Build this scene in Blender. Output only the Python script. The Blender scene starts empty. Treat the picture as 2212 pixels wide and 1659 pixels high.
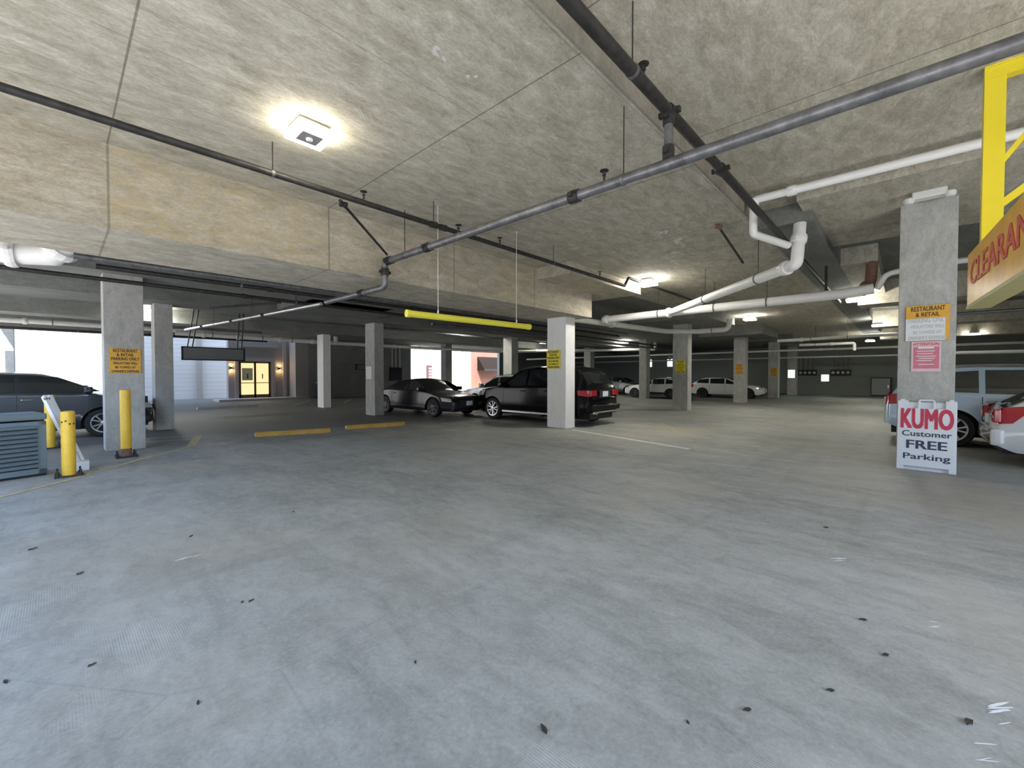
import bpy, bmesh, math, random
from mathutils import Vector, Matrix
R = math.radians
rnd = random.Random(7)
SC = bpy.context.scene
COL = SC.collection

# ------------------------------------------------------------------ camera
cd = bpy.data.cameras.new('camera'); cam = bpy.data.objects.new('camera', cd); COL.objects.link(cam)
cd.sensor_fit = 'HORIZONTAL'; cd.sensor_width = 36.0; cd.lens = 915.0/2212.0*36.0
cd.clip_start = 0.05; cd.clip_end = 400
cam.location = (0, 0, 1.5)
cam.rotation_euler = (R(90)-math.atan(18.5/915.0), 0, R(42.9-90.0))
SC.camera = cam

# ------------------------------------------------------------------ world, sun, exposure
SC.view_settings.view_transform = 'Standard'; SC.view_settings.look = 'None'
SC.view_settings.gamma = 1.0; SC.view_settings.use_curve_mapping = False
SC.view_settings.exposure = 1.8
w = bpy.data.worlds.new('world'); SC.world = w; w.use_nodes = True
nt = w.node_tree; bg = nt.nodes['Background']
sky = nt.nodes.new('ShaderNodeTexSky'); sky.sky_type = 'NISHITA'; sky.sun_disc = False
sky.sun_elevation = R(48); sky.sun_rotation = R(170); sky.air_density = 1.0; sky.dust_density = 1.2
nt.links.new(sky.outputs[0], bg.inputs[0]); bg.inputs[1].default_value = 0.35
sd = bpy.data.lights.new('sun', 'SUN'); sd.energy = 4.0; sd.angle = R(0.6); sd.color = (1.0, 0.95, 0.86)
sun = bpy.data.objects.new('sun', sd); COL.objects.link(sun)
# sun stands high beyond the right side (-Y): it lights the drive and part of the court, not the bays in view
sun.rotation_euler = Vector((0.33, 0.62, -0.78)).to_track_quat('-Z', 'Y').to_euler()
sun.location = (0, -20, 30)

# ------------------------------------------------------------------ materials
def new_mat(name):
    m = bpy.data.materials.new(name); m.use_nodes = True
    return m, m.node_tree, m.node_tree.nodes['Principled BSDF']
class N:
    """tiny node helper on one tree"""
    def __init__(s, nt): s.nt = nt; s.tc = nt.nodes.new('ShaderNodeTexCoord')
    def link(s, a, b): s.nt.links.new(a, b)
    def val(s, sock, v):
        if hasattr(v, 'is_linked') or hasattr(v, 'links'): s.link(v, sock)
        else: sock.default_value = v
    def math(s, op, a, b=0.0, clamp=False):
        n = s.nt.nodes.new('ShaderNodeMath'); n.operation = op; n.use_clamp = clamp
        s.val(n.inputs[0], a); s.val(n.inputs[1], b); return n.outputs[0]
    def mapping(s, scale=(1,1,1), rot=(0,0,0), loc=(0,0,0), src=None):
        n = s.nt.nodes.new('ShaderNodeMapping'); n.inputs['Scale'].default_value = scale
        n.inputs['Rotation'].default_value = rot; n.inputs['Location'].default_value = loc
        s.link(src or s.tc.outputs['Object'], n.inputs[0]); return n.outputs[0]
    def noise(s, vec, scale, detail=4, rough=0.55, dist=0.0):
        n = s.nt.nodes.new('ShaderNodeTexNoise'); n.inputs['Scale'].default_value = scale
        n.inputs['Detail'].default_value = detail; n.inputs['Roughness'].default_value = rough
        n.inputs['Distortion'].default_value = dist; s.link(vec, n.inputs['Vector']); return n.outputs[0]
    def ramp(s, f, stops):
        n = s.nt.nodes.new('ShaderNodeValToRGB'); s.link(f, n.inputs[0])
        e = n.color_ramp.elements
        while len(e) < len(stops): e.new(0.5)
        for i, (p, c) in enumerate(stops):
            e[i].position = p; e[i].color = (c[0], c[1], c[2], 1) if not isinstance(c, (int, float)) else (c, c, c, 1)
        return n.outputs[0]
    def mix(s, f, a, b, mode='MIX'):
        n = s.nt.nodes.new('ShaderNodeMix'); n.data_type = 'RGBA'; n.blend_type = mode
        s.val(n.inputs[0], f)
        for i, v in ((6, a), (7, b)):
            if isinstance(v, tuple): n.inputs[i].default_value = (v[0], v[1], v[2], 1)
            else: s.link(v, n.inputs[i])
        return n.outputs[2]
    def sep(s, src=None):
        n = s.nt.nodes.new('ShaderNodeSeparateXYZ'); s.link(src or s.tc.outputs['Object'], n.inputs[0]); return n.outputs
    def bump(s, h, strength, dist=0.01):
        n = s.nt.nodes.new('ShaderNodeBump'); n.inputs['Strength'].default_value = strength
        n.inputs['Distance'].default_value = dist; s.link(h, n.inputs['Height']); return n.outputs[0]
def plain(name, col, rough=0.5, metal=0.0, var=0.0, scale=6.0, coat=0.0, bump=0.0, spec=None):
    m, nt, b = new_mat(name)
    b.inputs['Roughness'].default_value = rough; b.inputs['Metallic'].default_value = metal
    b.inputs['Coat Weight'].default_value = coat; b.inputs['Coat Roughness'].default_value = 0.03
    if spec is not None: b.inputs['Specular IOR Level'].default_value = spec
    h = N(nt)
    f = h.noise(h.mapping(), scale, 5, 0.6)
    v = max(var, 0.015)
    c = h.ramp(f, [(0.3, tuple(x*(1-v) for x in col)), (0.7, tuple(min(1, x*(1+v)) for x in col))])
    h.link(c, b.inputs['Base Color'])
    if bump: h.link(h.bump(f, bump), b.inputs['Normal'])
    return m
def emis(name, col, strength):
    m, nt, b = new_mat(name)
    b.inputs['Base Color'].default_value = (0.8, 0.8, 0.78, 1)
    b.inputs['Emission Color'].default_value = (*col, 1); b.inputs['Emission Strength'].default_value = strength
    return m
def joint_mask(h, coord, positions, half):
    out = None
    for p in positions:
        d = h.math('ABSOLUTE', h.math('SUBTRACT', coord, p))
        k = h.math('LESS_THAN', d, half)
        out = k if out is None else h.math('MAXIMUM', out, k)
    return out
def concrete(name, lo, mid, hi, stretch=(1,1,1), scale=1.0, spots=0.0, xj=(), yj=(), tint=None, panel=None, rough=0.85):
    m, nt, b = new_mat(name); h = N(nt)
    v = h.mapping(stretch)
    a = h.noise(v, 1.3*scale, 6, 0.62, 0.6)
    f2 = h.noise(v, 7.0*scale, 6, 0.7, 0.8)
    f3 = h.noise(v, 22*scale, 5, 0.75, 0.6)
    s = h.math('ADD', h.math('MULTIPLY', a, 0.40), h.math('ADD', h.math('MULTIPLY', f2, 0.32), h.math('MULTIPLY', f3, 0.28)))
    c = h.ramp(s, [(0.36, lo), (0.5, mid), (0.63, hi)])
    if panel:                       # formwork sheets: every sheet along x its own amount of tan staining
        xyz = h.sep()
        def span(a, b_): return h.math('MULTIPLY', h.math('GREATER_THAN', xyz[0], a), h.math('LESS_THAN', xyz[0], b_))
        amt = h.math('ADD', 0.22, h.math('ADD', h.math('MULTIPLY', span(0.43, 2.92), 0.38), h.math('MULTIPLY', span(6.6, 7.9), 0.35)))
        st = h.math('MULTIPLY', h.ramp(h.noise(h.mapping((1, 1, 2.5)), 3.2, 7, 0.75, 1.2), [(0.40, 0), (0.60, 1)]), h.math('MULTIPLY', amt, h.math('GREATER_THAN', xyz[2], 3.165)))
        c = h.mix(h.math('MULTIPLY', st, 0.85), c, tint or (0.5, 0.40, 0.22))
        g = joint_mask(h, h.math('MODULO', h.math('ADD', h.math('SUBTRACT', xyz[0], panel[0]), panel[1]*20), panel[1]), (0.0, panel[1]), 0.012)
        c = h.mix(h.math('MULTIPLY', g, 0.45), c, (0.09, 0.08, 0.06))
    elif tint:
        t = h.ramp(h.noise(h.mapping((1,1,1)), 0.45, 4, 0.6), [(0.45, 0), (0.7, 1)])
        c = h.mix(h.math('MULTIPLY', t, 0.5), c, tint)
    if xj or yj:
        xyz = h.sep(); k = None
        if xj: k = joint_mask(h, xyz[0], xj, 0.008)
        if yj:
            k2 = h.math('MULTIPLY', joint_mask(h, xyz[1], yj, 0.006), 0.5)
            k = k2 if k is None else h.math('MAXIMUM', k, k2)
        c = h.mix(h.math('MULTIPLY', k, 0.6), c, (0.07, 0.065, 0.055))
    if spots:
        sp = h.ramp(h.noise(h.mapping((1,1,1), loc=(3,7,1)), 2.2, 8, 0.75, 1.5), [(0.66, 0), (0.72, 1)])
        c = h.mix(h.math('MULTIPLY', sp, spots), c, (0.72, 0.70, 0.66))
    h.link(c, b.inputs['Base Color']); b.inputs['Roughness'].default_value = rough
    h.link(h.bump(s, 0.25, 0.02), b.inputs['Normal'])
    return m

def floor_material():
    m, nt, b = new_mat('worn_floor_concrete'); h = N(nt); xyz = h.sep()
    a = h.noise(h.mapping((1, 0.55, 1), rot=(0, 0, 0.15)), 0.42, 6, 0.6, 0.4)
    f2 = h.noise(h.mapping((1, 0.35, 1), rot=(0, 0, -0.2)), 2.6, 6, 0.65, 0.7)
    f3 = h.noise(h.mapping(), 42, 4, 0.75)
    f4 = h.noise(h.mapping((1, 0.6, 1), rot=(0, 0, 0.3)), 9, 6, 0.75, 0.5)
    s = h.math('ADD', h.math('ADD', h.math('MULTIPLY', a, 0.30), h.math('MULTIPLY', f4, 0.25)), h.math('ADD', h.math('MULTIPLY', f2, 0.25), h.math('MULTIPLY', f3, 0.20)))
    c = h.ramp(s, [(0.38, (0.19, 0.195, 0.18)), (0.5, (0.33, 0.335, 0.31)), (0.62, (0.46, 0.465, 0.435))])
    # warm light tint put into the floor colour, in broad noise patches
    t = h.ramp(h.noise(h.mapping((0.6, 1, 1)), 0.33, 3, 0.5), [(0.5, 0), (0.7, 1)])
    c = h.mix(h.math('MULTIPLY', t, 0.5), c, (0.42, 0.37, 0.28))
    # dark tyre polish streaks along the aisle
    tr = h.ramp(h.noise(h.mapping((0.12, 1.1, 1), rot=(0, 0, 0.1)), 1.6, 4, 0.6, 0.4), [(0.52, 0), (0.72, 1)])
    c = h.mix(h.math('MULTIPLY', tr, 0.30), c, (0.17, 0.165, 0.16))
    # floor colour darker deeper into the stalls and along x
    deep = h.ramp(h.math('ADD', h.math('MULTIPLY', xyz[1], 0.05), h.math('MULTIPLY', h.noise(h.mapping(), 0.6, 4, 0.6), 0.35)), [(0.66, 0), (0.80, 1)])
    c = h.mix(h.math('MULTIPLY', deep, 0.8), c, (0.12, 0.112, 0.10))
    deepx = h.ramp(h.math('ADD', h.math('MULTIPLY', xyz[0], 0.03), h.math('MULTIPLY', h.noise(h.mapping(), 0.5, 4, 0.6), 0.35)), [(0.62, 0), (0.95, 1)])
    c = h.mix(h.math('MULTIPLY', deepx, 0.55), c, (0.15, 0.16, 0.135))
    # broom lines along y
    wv = nt.nodes.new('ShaderNodeTexWave'); wv.bands_direction = 'X'; wv.inputs['Scale'].default_value = 26
    wv.inputs['Distortion'].default_value = 1.2; wv.inputs['Detail'].default_value = 2; wv.inputs['Detail Scale'].default_value = 2
    h.link(h.mapping((1, 0.06, 1), rot=(0, 0, -0.06)), wv.inputs['Vector'])
    msk = h.ramp(h.noise(h.mapping(), 0.9, 3, 0.5), [(0.50, 0), (0.60, 1)])
    near = h.ramp(h.math('ADD', h.math('MULTIPLY', xyz[0], 0.22), h.math('MULTIPLY', xyz[1], 0.13)), [(0.35, 1), (0.75, 0)])
    br = h.math('MULTIPLY', h.math('MULTIPLY', msk, near), h.math('SUBTRACT', wv.outputs[1], 0.35))
    c = h.mix(h.math('MULTIPLY', br, 0.9, True), c, (0.62, 0.62, 0.60))
    # hairline cracks
    vo = nt.nodes.new('ShaderNodeTexVoronoi'); vo.feature = 'DISTANCE_TO_EDGE'; vo.inputs['Scale'].default_value = 0.33
    wob = h.mix(0.12, h.mapping(), nt.nodes.new('ShaderNodeTexNoise').outputs[1])
    h.link(wob, vo.inputs['Vector'])
    ck = h.math('MULTIPLY', h.math('LESS_THAN', vo.outputs[0], 0.002), h.ramp(h.noise(h.mapping(), 0.5, 2), [(0.5, 0), (0.56, 1)]))
    c = h.mix(h.math('MULTIPLY', ck, 0.16), c, (0.15, 0.145, 0.14))
    h.link(c, b.inputs['Base Color'])
    b.inputs['Roughness'].default_value = 0.62; b.inputs['Specular IOR Level'].default_value = 0.35
    h.link(h.bump(h.math('ADD', f3, h.math('MULTIPLY', br, 1.5)), 0.10, 0.01), b.inputs['Normal'])
    return m
def siding_material(name, col, pitch=0.2):
    m, nt, b = new_mat(name); h = N(nt); xyz = h.sep()
    fr = h.math('MODULO', h.math('ADD', xyz[2], 20.0), pitch)
    k = h.math('LESS_THAN', fr, 0.014)
    c = h.ramp(h.noise(h.mapping((0.2, 0.2, 2)), 1.5, 4), [(0.3, tuple(x*0.93 for x in col)), (0.7, col)])
    c = h.mix(h.math('MULTIPLY', k, 0.6), c, (0.25, 0.25, 0.25))
    h.link(c, b.inputs['Base Color']); b.inputs['Roughness'].default_value = 0.6
    return m
def brick_material():
    m, nt, b = new_mat('red_brick'); h = N(nt)
    br = nt.nodes.new('ShaderNodeTexBrick'); br.inputs['Scale'].default_value = 1.0
    br.inputs['Brick Width'].default_value = 0.22; br.inputs['Row Height'].default_value = 0.075; br.inputs['Mortar Size'].default_value = 0.008
    br.inputs['Color1'].default_value = (0.26, 0.09, 0.055, 1); br.inputs['Color2'].default_value = (0.20, 0.07, 0.045, 1)
    br.inputs['Mortar'].default_value = (0.24, 0.19, 0.16, 1)
    h.link(h.mapping((1, 1, 1), rot=(R(90), 0, 0)), br.inputs['Vector'])
    h.link(br.outputs[0], b.inputs['Base Color']); b.inputs['Roughness'].default_value = 0.8
    return m

M = {}
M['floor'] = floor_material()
XJ = (0.43, 2.92, 5.41, 7.9, 10.39, 12.88, 15.37)
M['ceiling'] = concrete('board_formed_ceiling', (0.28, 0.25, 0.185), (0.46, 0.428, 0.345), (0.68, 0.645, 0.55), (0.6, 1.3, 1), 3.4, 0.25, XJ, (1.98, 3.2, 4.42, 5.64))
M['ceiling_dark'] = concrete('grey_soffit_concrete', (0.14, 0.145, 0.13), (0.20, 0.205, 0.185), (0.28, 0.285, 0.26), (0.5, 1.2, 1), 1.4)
M['beam'] = concrete('tan_beam_concrete', (0.27, 0.235, 0.175), (0.45, 0.41, 0.33), (0.68, 0.64, 0.54), (0.6, 1, 1.6), 3.4, 0.0, (), (), (0.52, 0.42, 0.22), (0.43, 2.49))
M['column'] = concrete('column_concrete', (0.31, 0.31, 0.285), (0.45, 0.45, 0.42), (0.58, 0.58, 0.55), (1.3, 1.3, 0.7), 2.2)
M['paintcol'] = concrete('white_painted_column', (0.80, 0.80, 0.78), (0.88, 0.88, 0.86), (0.92, 0.92, 0.90), (1.3, 1.3, 0.7), 2.2)
M['wall'] = concrete('wall_concrete', (0.22, 0.23, 0.21), (0.28, 0.29, 0.27), (0.34, 0.35, 0.33), (1, 1, 1), 0.8)
M['wallblock'] = siding_material('block_wall', (0.24, 0.26, 0.235), 0.2)
M['siding'] = siding_material('white_lap_siding', (0.74, 0.73, 0.70), 0.26)
M['greyboard'] = siding_material('grey_board', (0.34, 0.32, 0.31), 0.3)
M['trimgrey'] = plain('taupe_trim', (0.42, 0.39, 0.36), 0.6, var=0.05)
M['brick'] = brick_material()
M['outside'] = plain('sunlit_paving', (0.52, 0.50, 0.47), 0.9, var=0.1, scale=1.2)
M['yellow'] = plain('yellow_safety_paint', (0.84, 0.53, 0.05), 0.4, var=0.08, scale=9)
M['yellowhi'] = plain('bright_yellow_paint', (0.86, 0.70, 0.03), 0.35, var=0.03)
M['yelbar'] = plain('yellow_plastic', (0.85, 0.78, 0.08), 0.4, var=0.02)
M['signyel'] = plain('orange_yellow_sign', (0.80, 0.43, 0.05), 0.5, var=0.12, scale=5)
M['signlemon'] = plain('lemon_sign', (0.88, 0.78, 0.03), 0.5, var=0.03)
M['signwhite'] = plain('bleached_sign', (0.78, 0.80, 0.80), 0.5, var=0.03)
M['signred'] = plain('faded_red_sign', (0.66, 0.20, 0.27), 0.5, var=0.12, scale=7)
M['signpink'] = plain('pink_bleached_print', (0.80, 0.58, 0.62), 0.5, var=0.05)
M['ink'] = plain('dark_brown_ink', (0.10, 0.06, 0.03), 0.6)
M['inkblue'] = plain('navy_vinyl', (0.035, 0.06, 0.12), 0.5)
M['inkred'] = plain('red_vinyl', (0.62, 0.05, 0.10), 0.5, var=0.06)
M['inkfade'] = plain('faded_grey_ink', (0.55, 0.56, 0.57), 0.6)
M['plastic_w'] = plain('white_sign_plastic', (0.80, 0.84, 0.87), 0.45, var=0.02)
M['pipe_dark'] = plain('blackened_iron_pipe', (0.045, 0.042, 0.04), 0.5, 0.4, var=0.4, scale=14)
M['duct'] = plain('pale_sheet_metal_duct', (0.86, 0.85, 0.82), 0.45, 0.0, var=0.05)
M['pipe_grey'] = plain('grey_steel_pipe', (0.20, 0.20, 0.205), 0.42, 0.6, var=0.35, scale=10)
M['pipe_bright'] = plain('galvanised_pipe', (0.62, 0.62, 0.62), 0.35, 0.7, var=0.1)
M['pipe_white'] = plain('white_insulated_pipe', (0.92, 0.91, 0.88), 0.5, var=0.03)
M['pipe_cream'] = plain('dusty_white_pipe', (0.70, 0.69, 0.65), 0.55, var=0.08)
M['rust'] = plain('rusty_iron', (0.22, 0.12, 0.085), 0.8, var=0.3, scale=20)
M['black'] = plain('matte_black', (0.02, 0.02, 0.022), 0.6)
M['rubber'] = plain('tyre_rubber', (0.018, 0.018, 0.02), 0.75)
M['glass'] = plain('dark_car_glass', (0.012, 0.016, 0.018), 0.04, 0.0, coat=1.0, spec=0.8)
M['alloy'] = plain('silver_alloy', (0.66, 0.67, 0.69), 0.28, 0.85)
M['alloy_dark'] = plain('dark_alloy', (0.06, 0.06, 0.065), 0.3, 0.7)
M['chrome'] = plain('chrome_trim', (0.75, 0.75, 0.76), 0.12, 1.0)
M['redlens'] = plain('red_lamp_lens', (0.45, 0.012, 0.02), 0.12, coat=0.8)
M['clearlens'] = plain('clear_lamp_lens', (0.72, 0.74, 0.76), 0.1, 0.3, coat=0.8)
M['plate'] = plain('licence_plate_white', (0.72, 0.78, 0.82), 0.45)
M['car_dark'] = plain('dark_slate_car_paint', (0.022, 0.032, 0.042), 0.25, 0.3, coat=1.0)
M['car_black'] = plain('black_car_paint', (0.004, 0.004, 0.005), 0.14, 0.0, coat=0.05, spec=0.16)
M['car_gun'] = plain('gunmetal_car_paint', (0.018, 0.019, 0.024), 0.25, 0.0, coat=0.15, spec=0.3)
M['car_silver'] = plain('silver_car_paint', (0.48, 0.50, 0.51), 0.3, 0.6, coat=0.8)
M['car_grey'] = plain('mid_grey_car_paint', (0.22, 0.23, 0.23), 0.3, 0.5, coat=0.8)
M['car_white'] = plain('white_car_paint', (0.74, 0.75, 0.74), 0.25, coat=1.0)
M['car_blue'] = plain('pale_blue_car_paint', (0.50, 0.66, 0.82), 0.3, 0.35, coat=0.8)
M['cond'] = plain('slate_grey_metal', (0.14, 0.19, 0.22), 0.5, 0.1, var=0.08)
M['rail'] = plain('white_painted_bar', (0.72, 0.74, 0.76), 0.45)
M['housing'] = plain('white_lamp_housing', (0.78, 0.78, 0.75), 0.4)
M['lamp'] = emis('lit_led_diffuser', (1.0, 0.93, 0.76), 13)
M['lamp_far'] = emis('lit_far_diffuser', (1.0, 0.97, 0.88), 40)
M['lamp_warm'] = emis('warm_sconce_glow', (1.0, 0.62, 0.25), 40)
M['doorlit'] = emis('lit_door_glass', (1.0, 0.76, 0.33), 0.30)
M['exitlit'] = emis('pale_teal_lit_plate', (0.62, 1.0, 0.92), 0.9)
M['paper'] = plain('white_paper', (0.80, 0.80, 0.77), 0.7)
M['leaf'] = plain('dry_dark_leaf', (0.035, 0.03, 0.025), 0.7, var=0.3)
M['whitepaint'] = plain('worn_white_line_paint', (0.66, 0.66, 0.63), 0.7, var=0.12)
M['oldyellow'] = plain('worn_yellow_line_paint', (0.46, 0.40, 0.24), 0.75, var=0.25, scale=12)
M['stop_y'] = plain('ochre_wheel_stop', (0.50, 0.30, 0.06), 0.7, var=0.15)
M['awning'] = plain('dark_brown_awning', (0.018, 0.013, 0.011), 0.9, spec=0.1)
M['meter'] = plain('meter_glass', (0.55, 0.58, 0.56), 0.15, coat=0.6)
M['greymetal'] = plain('painted_grey_steel', (0.25, 0.27, 0.27), 0.5, 0.2)
M['clear_orange'] = plain('amber_sign_face', (0.82, 0.44, 0.03), 0.35, var=0.15, scale=4)
M['clear_red'] = plain('faded_red_letter', (0.60, 0.07, 0.04), 0.5, var=0.25, scale=20)
M['clear_side'] = plain('olive_sign_edge', (0.42, 0.38, 0.16), 0.5, var=0.06)

# ------------------------------------------------------------------ mesh helpers
def obj(name, bm, mat, parent=None, loc=(0,0,0), smooth=None):
    me = bpy.data.meshes.new(name); bmesh.ops.recalc_face_normals(bm, faces=bm.faces[:]); bm.to_mesh(me); bm.free()
    me.materials.append(mat)
    if smooth is not None:
        for p in me.polygons: p.use_smooth = True
        me.set_sharp_from_angle(angle=R(smooth))
    o = bpy.data.objects.new(name, me); COL.objects.link(o); o.location = loc
    if parent: o.parent = parent
    return o
def tag(o, label, cat, group=None):
    o['label'] = label; o['category'] = cat
    if group: o['group'] = group
    return o
def thing(name, label, cat, loc=(0,0,0), rz=0.0, group=None):
    o = bpy.data.objects.new(name, None); COL.objects.link(o); o.empty_display_size = 0.1
    o.location = loc; o.rotation_euler = (0, 0, rz)
    return tag(o, label, cat, group)
def struct(name, bm, mat, smooth=None):
    o = obj(name, bm, mat, None, (0,0,0), smooth); o['kind'] = 'structure'; return o
def box(bm, x0, x1, y0, y1, z0, z1, bevel=0.0):
    g = bmesh.ops.create_cube(bm, size=1.0)
    vs = g['verts']
    for v in vs:
        v.co = Vector((x0+(v.co.x+0.5)*(x1-x0), y0+(v.co.y+0.5)*(y1-y0), z0+(v.co.z+0.5)*(z1-z0)))
    if bevel:
        es = list({e for v in vs for e in v.link_edges})
        bmesh.ops.bevel(bm, geom=es, offset=bevel, segments=2, affect='EDGES', profile=0.6)
def obox(bm, c, half, rot):
    """oriented box, rot a 3x3 matrix"""
    g = bmesh.ops.create_cube(bm, size=2.0)
    for v in g['verts']:
        v.co = Vector(c) + rot @ Vector((v.co.x*half[0], v.co.y*half[1], v.co.z*half[2]))
def frame_along(d):
    d = Vector(d).normalized(); up = Vector((0,0,1)) if abs(d.z) < 0.95 else Vector((1,0,0))
    s = d.cross(up).normalized(); u = s.cross(d).normalized()
    return Matrix((d, s, u)).transposed()
def bar(bm, a, b, wdt, hgt):
    a = Vector(a); b = Vector(b); obox(bm, (a+b)/2, ((b-a).length/2, wdt/2, hgt/2), frame_along(b-a))
def tube(bm, pts, r, seg=14, cap=True):
    """swept round tube with mitred bends"""
    P = [Vector(p) for p in pts]; n = len(P); rings = []
    rs = r if isinstance(r, (list, tuple)) else [r]*n
    ref = None
    for i in range(n):
        d = (P[min(i+1, n-1)] - P[max(i-1, 0)]).normalized()
        if ref is None:
            ref = Vector((0,0,1)) if abs(d.z) < 0.9 else Vector((1,0,0))
        s = d.cross(ref)
        if s.length < 1e-4: s = d.cross(Vector((0,1,0)))
        s.normalize(); u = s.cross(d).normalized(); ref = u
        k = 1.0
        if 0 < i < n-1:
            t = (P[i]-P[i-1]).normalized(); k = 1.0/max(0.5, abs(t.dot(d)))
        ring = []
        for j in range(seg):
            an = 2*math.pi*j/seg
            ring.append(bm.verts.new(P[i] + (s*math.cos(an) + u*math.sin(an))*rs[i]*(1 if k < 1.02 else 1)))
        rings.append(ring)
    for i in range(n-1):
        for j in range(seg):
            bm.faces.new((rings[i][j], rings[i][(j+1) % seg], rings[i+1][(j+1) % seg], rings[i+1][j]))
    if cap:
        bm.faces.new(rings[0]); bm.faces.new(list(reversed(rings[-1])))
def bend(pts, rad=0.12, k=5):
    """round the corners of a polyline"""
    P = [Vector(p) for p in pts]; out = [P[0]]
    for i in range(1, len(P)-1):
        a, b, c = P[i-1], P[i], P[i+1]
        d1 = (a-b); d2 = (c-b); q = min(rad, d1.length*0.45, d2.length*0.45)
        p0 = b + d1.normalized()*q; p1 = b + d2.normalized()*q
        for t in range(k+1):
            t /= k; out.append(p0*(1-t)**2 + b*2*t*(1-t) + p1*t*t)
    out.append(P[-1]); return out
def lathe(bm, prof, axis='Z', c=(0,0,0), seg=24, closed=False):
    """prof: (radius, height) pairs"""
    c = Vector(c); rings = []
    for (r_, z) in prof:
        ring = []
        for j in range(seg):
            a = 2*math.pi*j/seg; p = (r_*math.cos(a), r_*math.sin(a), z)
            if axis == 'Y': p = (p[0], z, p[1])
            if axis == 'X': p = (z, p[0], p[1])
            ring.append(bm.verts.new(c + Vector(p)))
        rings.append(ring)
    m = len(rings)
    for i in range(m if closed else m-1):
        k = (i+1) % m
        for j in range(seg):
            bm.faces.new((rings[i][j], rings[i][(j+1) % seg], rings[k][(j+1) % seg], rings[k][j]))
    if not closed:
        bm.faces.new(rings[0]); bm.faces.new(list(reversed(rings[-1])))
def prism(bm, poly, axis, a, b):
    """extrude a 2D polygon; axis Y: poly is (x,z); axis Z: (x,y); axis X: (y,z)"""
    def p3(p, t):
        return {'Y': (p[0], t, p[1]), 'Z': (p[0], p[1], t), 'X': (t, p[0], p[1])}[axis]
    A = [bm.verts.new(p3(p, a)) for p in poly]; B = [bm.verts.new(p3(p, b)) for p in poly]
    bm.faces.new(A); bm.faces.new(list(reversed(B)))
    for i in range(len(poly)):
        k = (i+1) % len(poly); bm.faces.new((A[i], A[k], B[k], B[i]))
NB = bmesh.new
def mk(fn, *a, **k):
    bm = NB(); fn(bm, *a, **k); return bm
def lettering(body, size, mat, parent, loc, rot=(R(90), 0, 0), sx=1.0, bold=0.0, name='lettering', align='CENTER', ext=0.001):
    cu = bpy.data.curves.new('text', 'FONT'); cu.body = body; cu.size = size; cu.align_x = align; cu.align_y = 'CENTER'
    cu.extrude = ext; cu.resolution_u = 3
    t = bpy.data.objects.new('text', cu); COL.objects.link(t)
    dg = bpy.context.evaluated_depsgraph_get(); me = bpy.data.meshes.new_from_object(t.evaluated_get(dg))
    bpy.data.objects.remove(t); bpy.data.curves.remove(cu)
    me.materials.clear(); me.materials.append(mat)
    for v in me.vertices: v.co.x *= sx
    if bold:
        bm = bmesh.new(); bm.from_mesh(me); src = bm.verts[:]+bm.edges[:]+bm.faces[:]
        for i, (dx, dy) in enumerate(((-1, -.5), (1, .5), (-1, .5), (1, -.5))):
            r = bmesh.ops.duplicate(bm, geom=src)
            for v in r['geom']:
                if isinstance(v, bmesh.types.BMVert): v.co += Vector((dx*bold, dy*bold, 0.00008*(i+1)))
        bm.to_mesh(me); bm.free()
    o = bpy.data.objects.new(name, me); COL.objects.link(o); o.parent = parent; o.location = loc; o.rotation_euler = rot
    return o

# ------------------------------------------------------------------ setting: floor, ground, ceiling, beams, walls
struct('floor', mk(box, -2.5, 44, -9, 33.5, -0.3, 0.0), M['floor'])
bm = NB(); box(bm, -60, -2.5, -60, 80, -0.3, -0.01); box(bm, -2.5, 80, 33.5, 80, -0.3, -0.01); box(bm, -2.5, 60, -60, -9, -0.3, -0.01)
struct('outside_ground', bm, M['outside'])
TOP = 5.0
bm = NB()
box(bm, -2.2, 8.0, 1.95, 6.6, 4.1, TOP)            # main bay
box(bm, 8.0, 44, 1.95, 6.6, 4.1, TOP)
box(bm, -2.2, 8.58, -6.2, 1.95, 4.42, TOP)         # raised coffer beside the step
struct('ceiling', bm, M['ceiling'])
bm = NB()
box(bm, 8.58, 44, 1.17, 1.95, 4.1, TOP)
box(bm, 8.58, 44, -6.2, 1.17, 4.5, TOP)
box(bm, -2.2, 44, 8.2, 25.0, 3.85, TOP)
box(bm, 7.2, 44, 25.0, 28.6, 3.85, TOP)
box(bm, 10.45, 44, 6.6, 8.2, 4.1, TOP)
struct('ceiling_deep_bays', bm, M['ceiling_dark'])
struct('main_beam', mk(box, -2.2, 10.45, 6.6, 8.2, 3.15, 4.6), M['beam'])['kind'] = 'structure'
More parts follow.
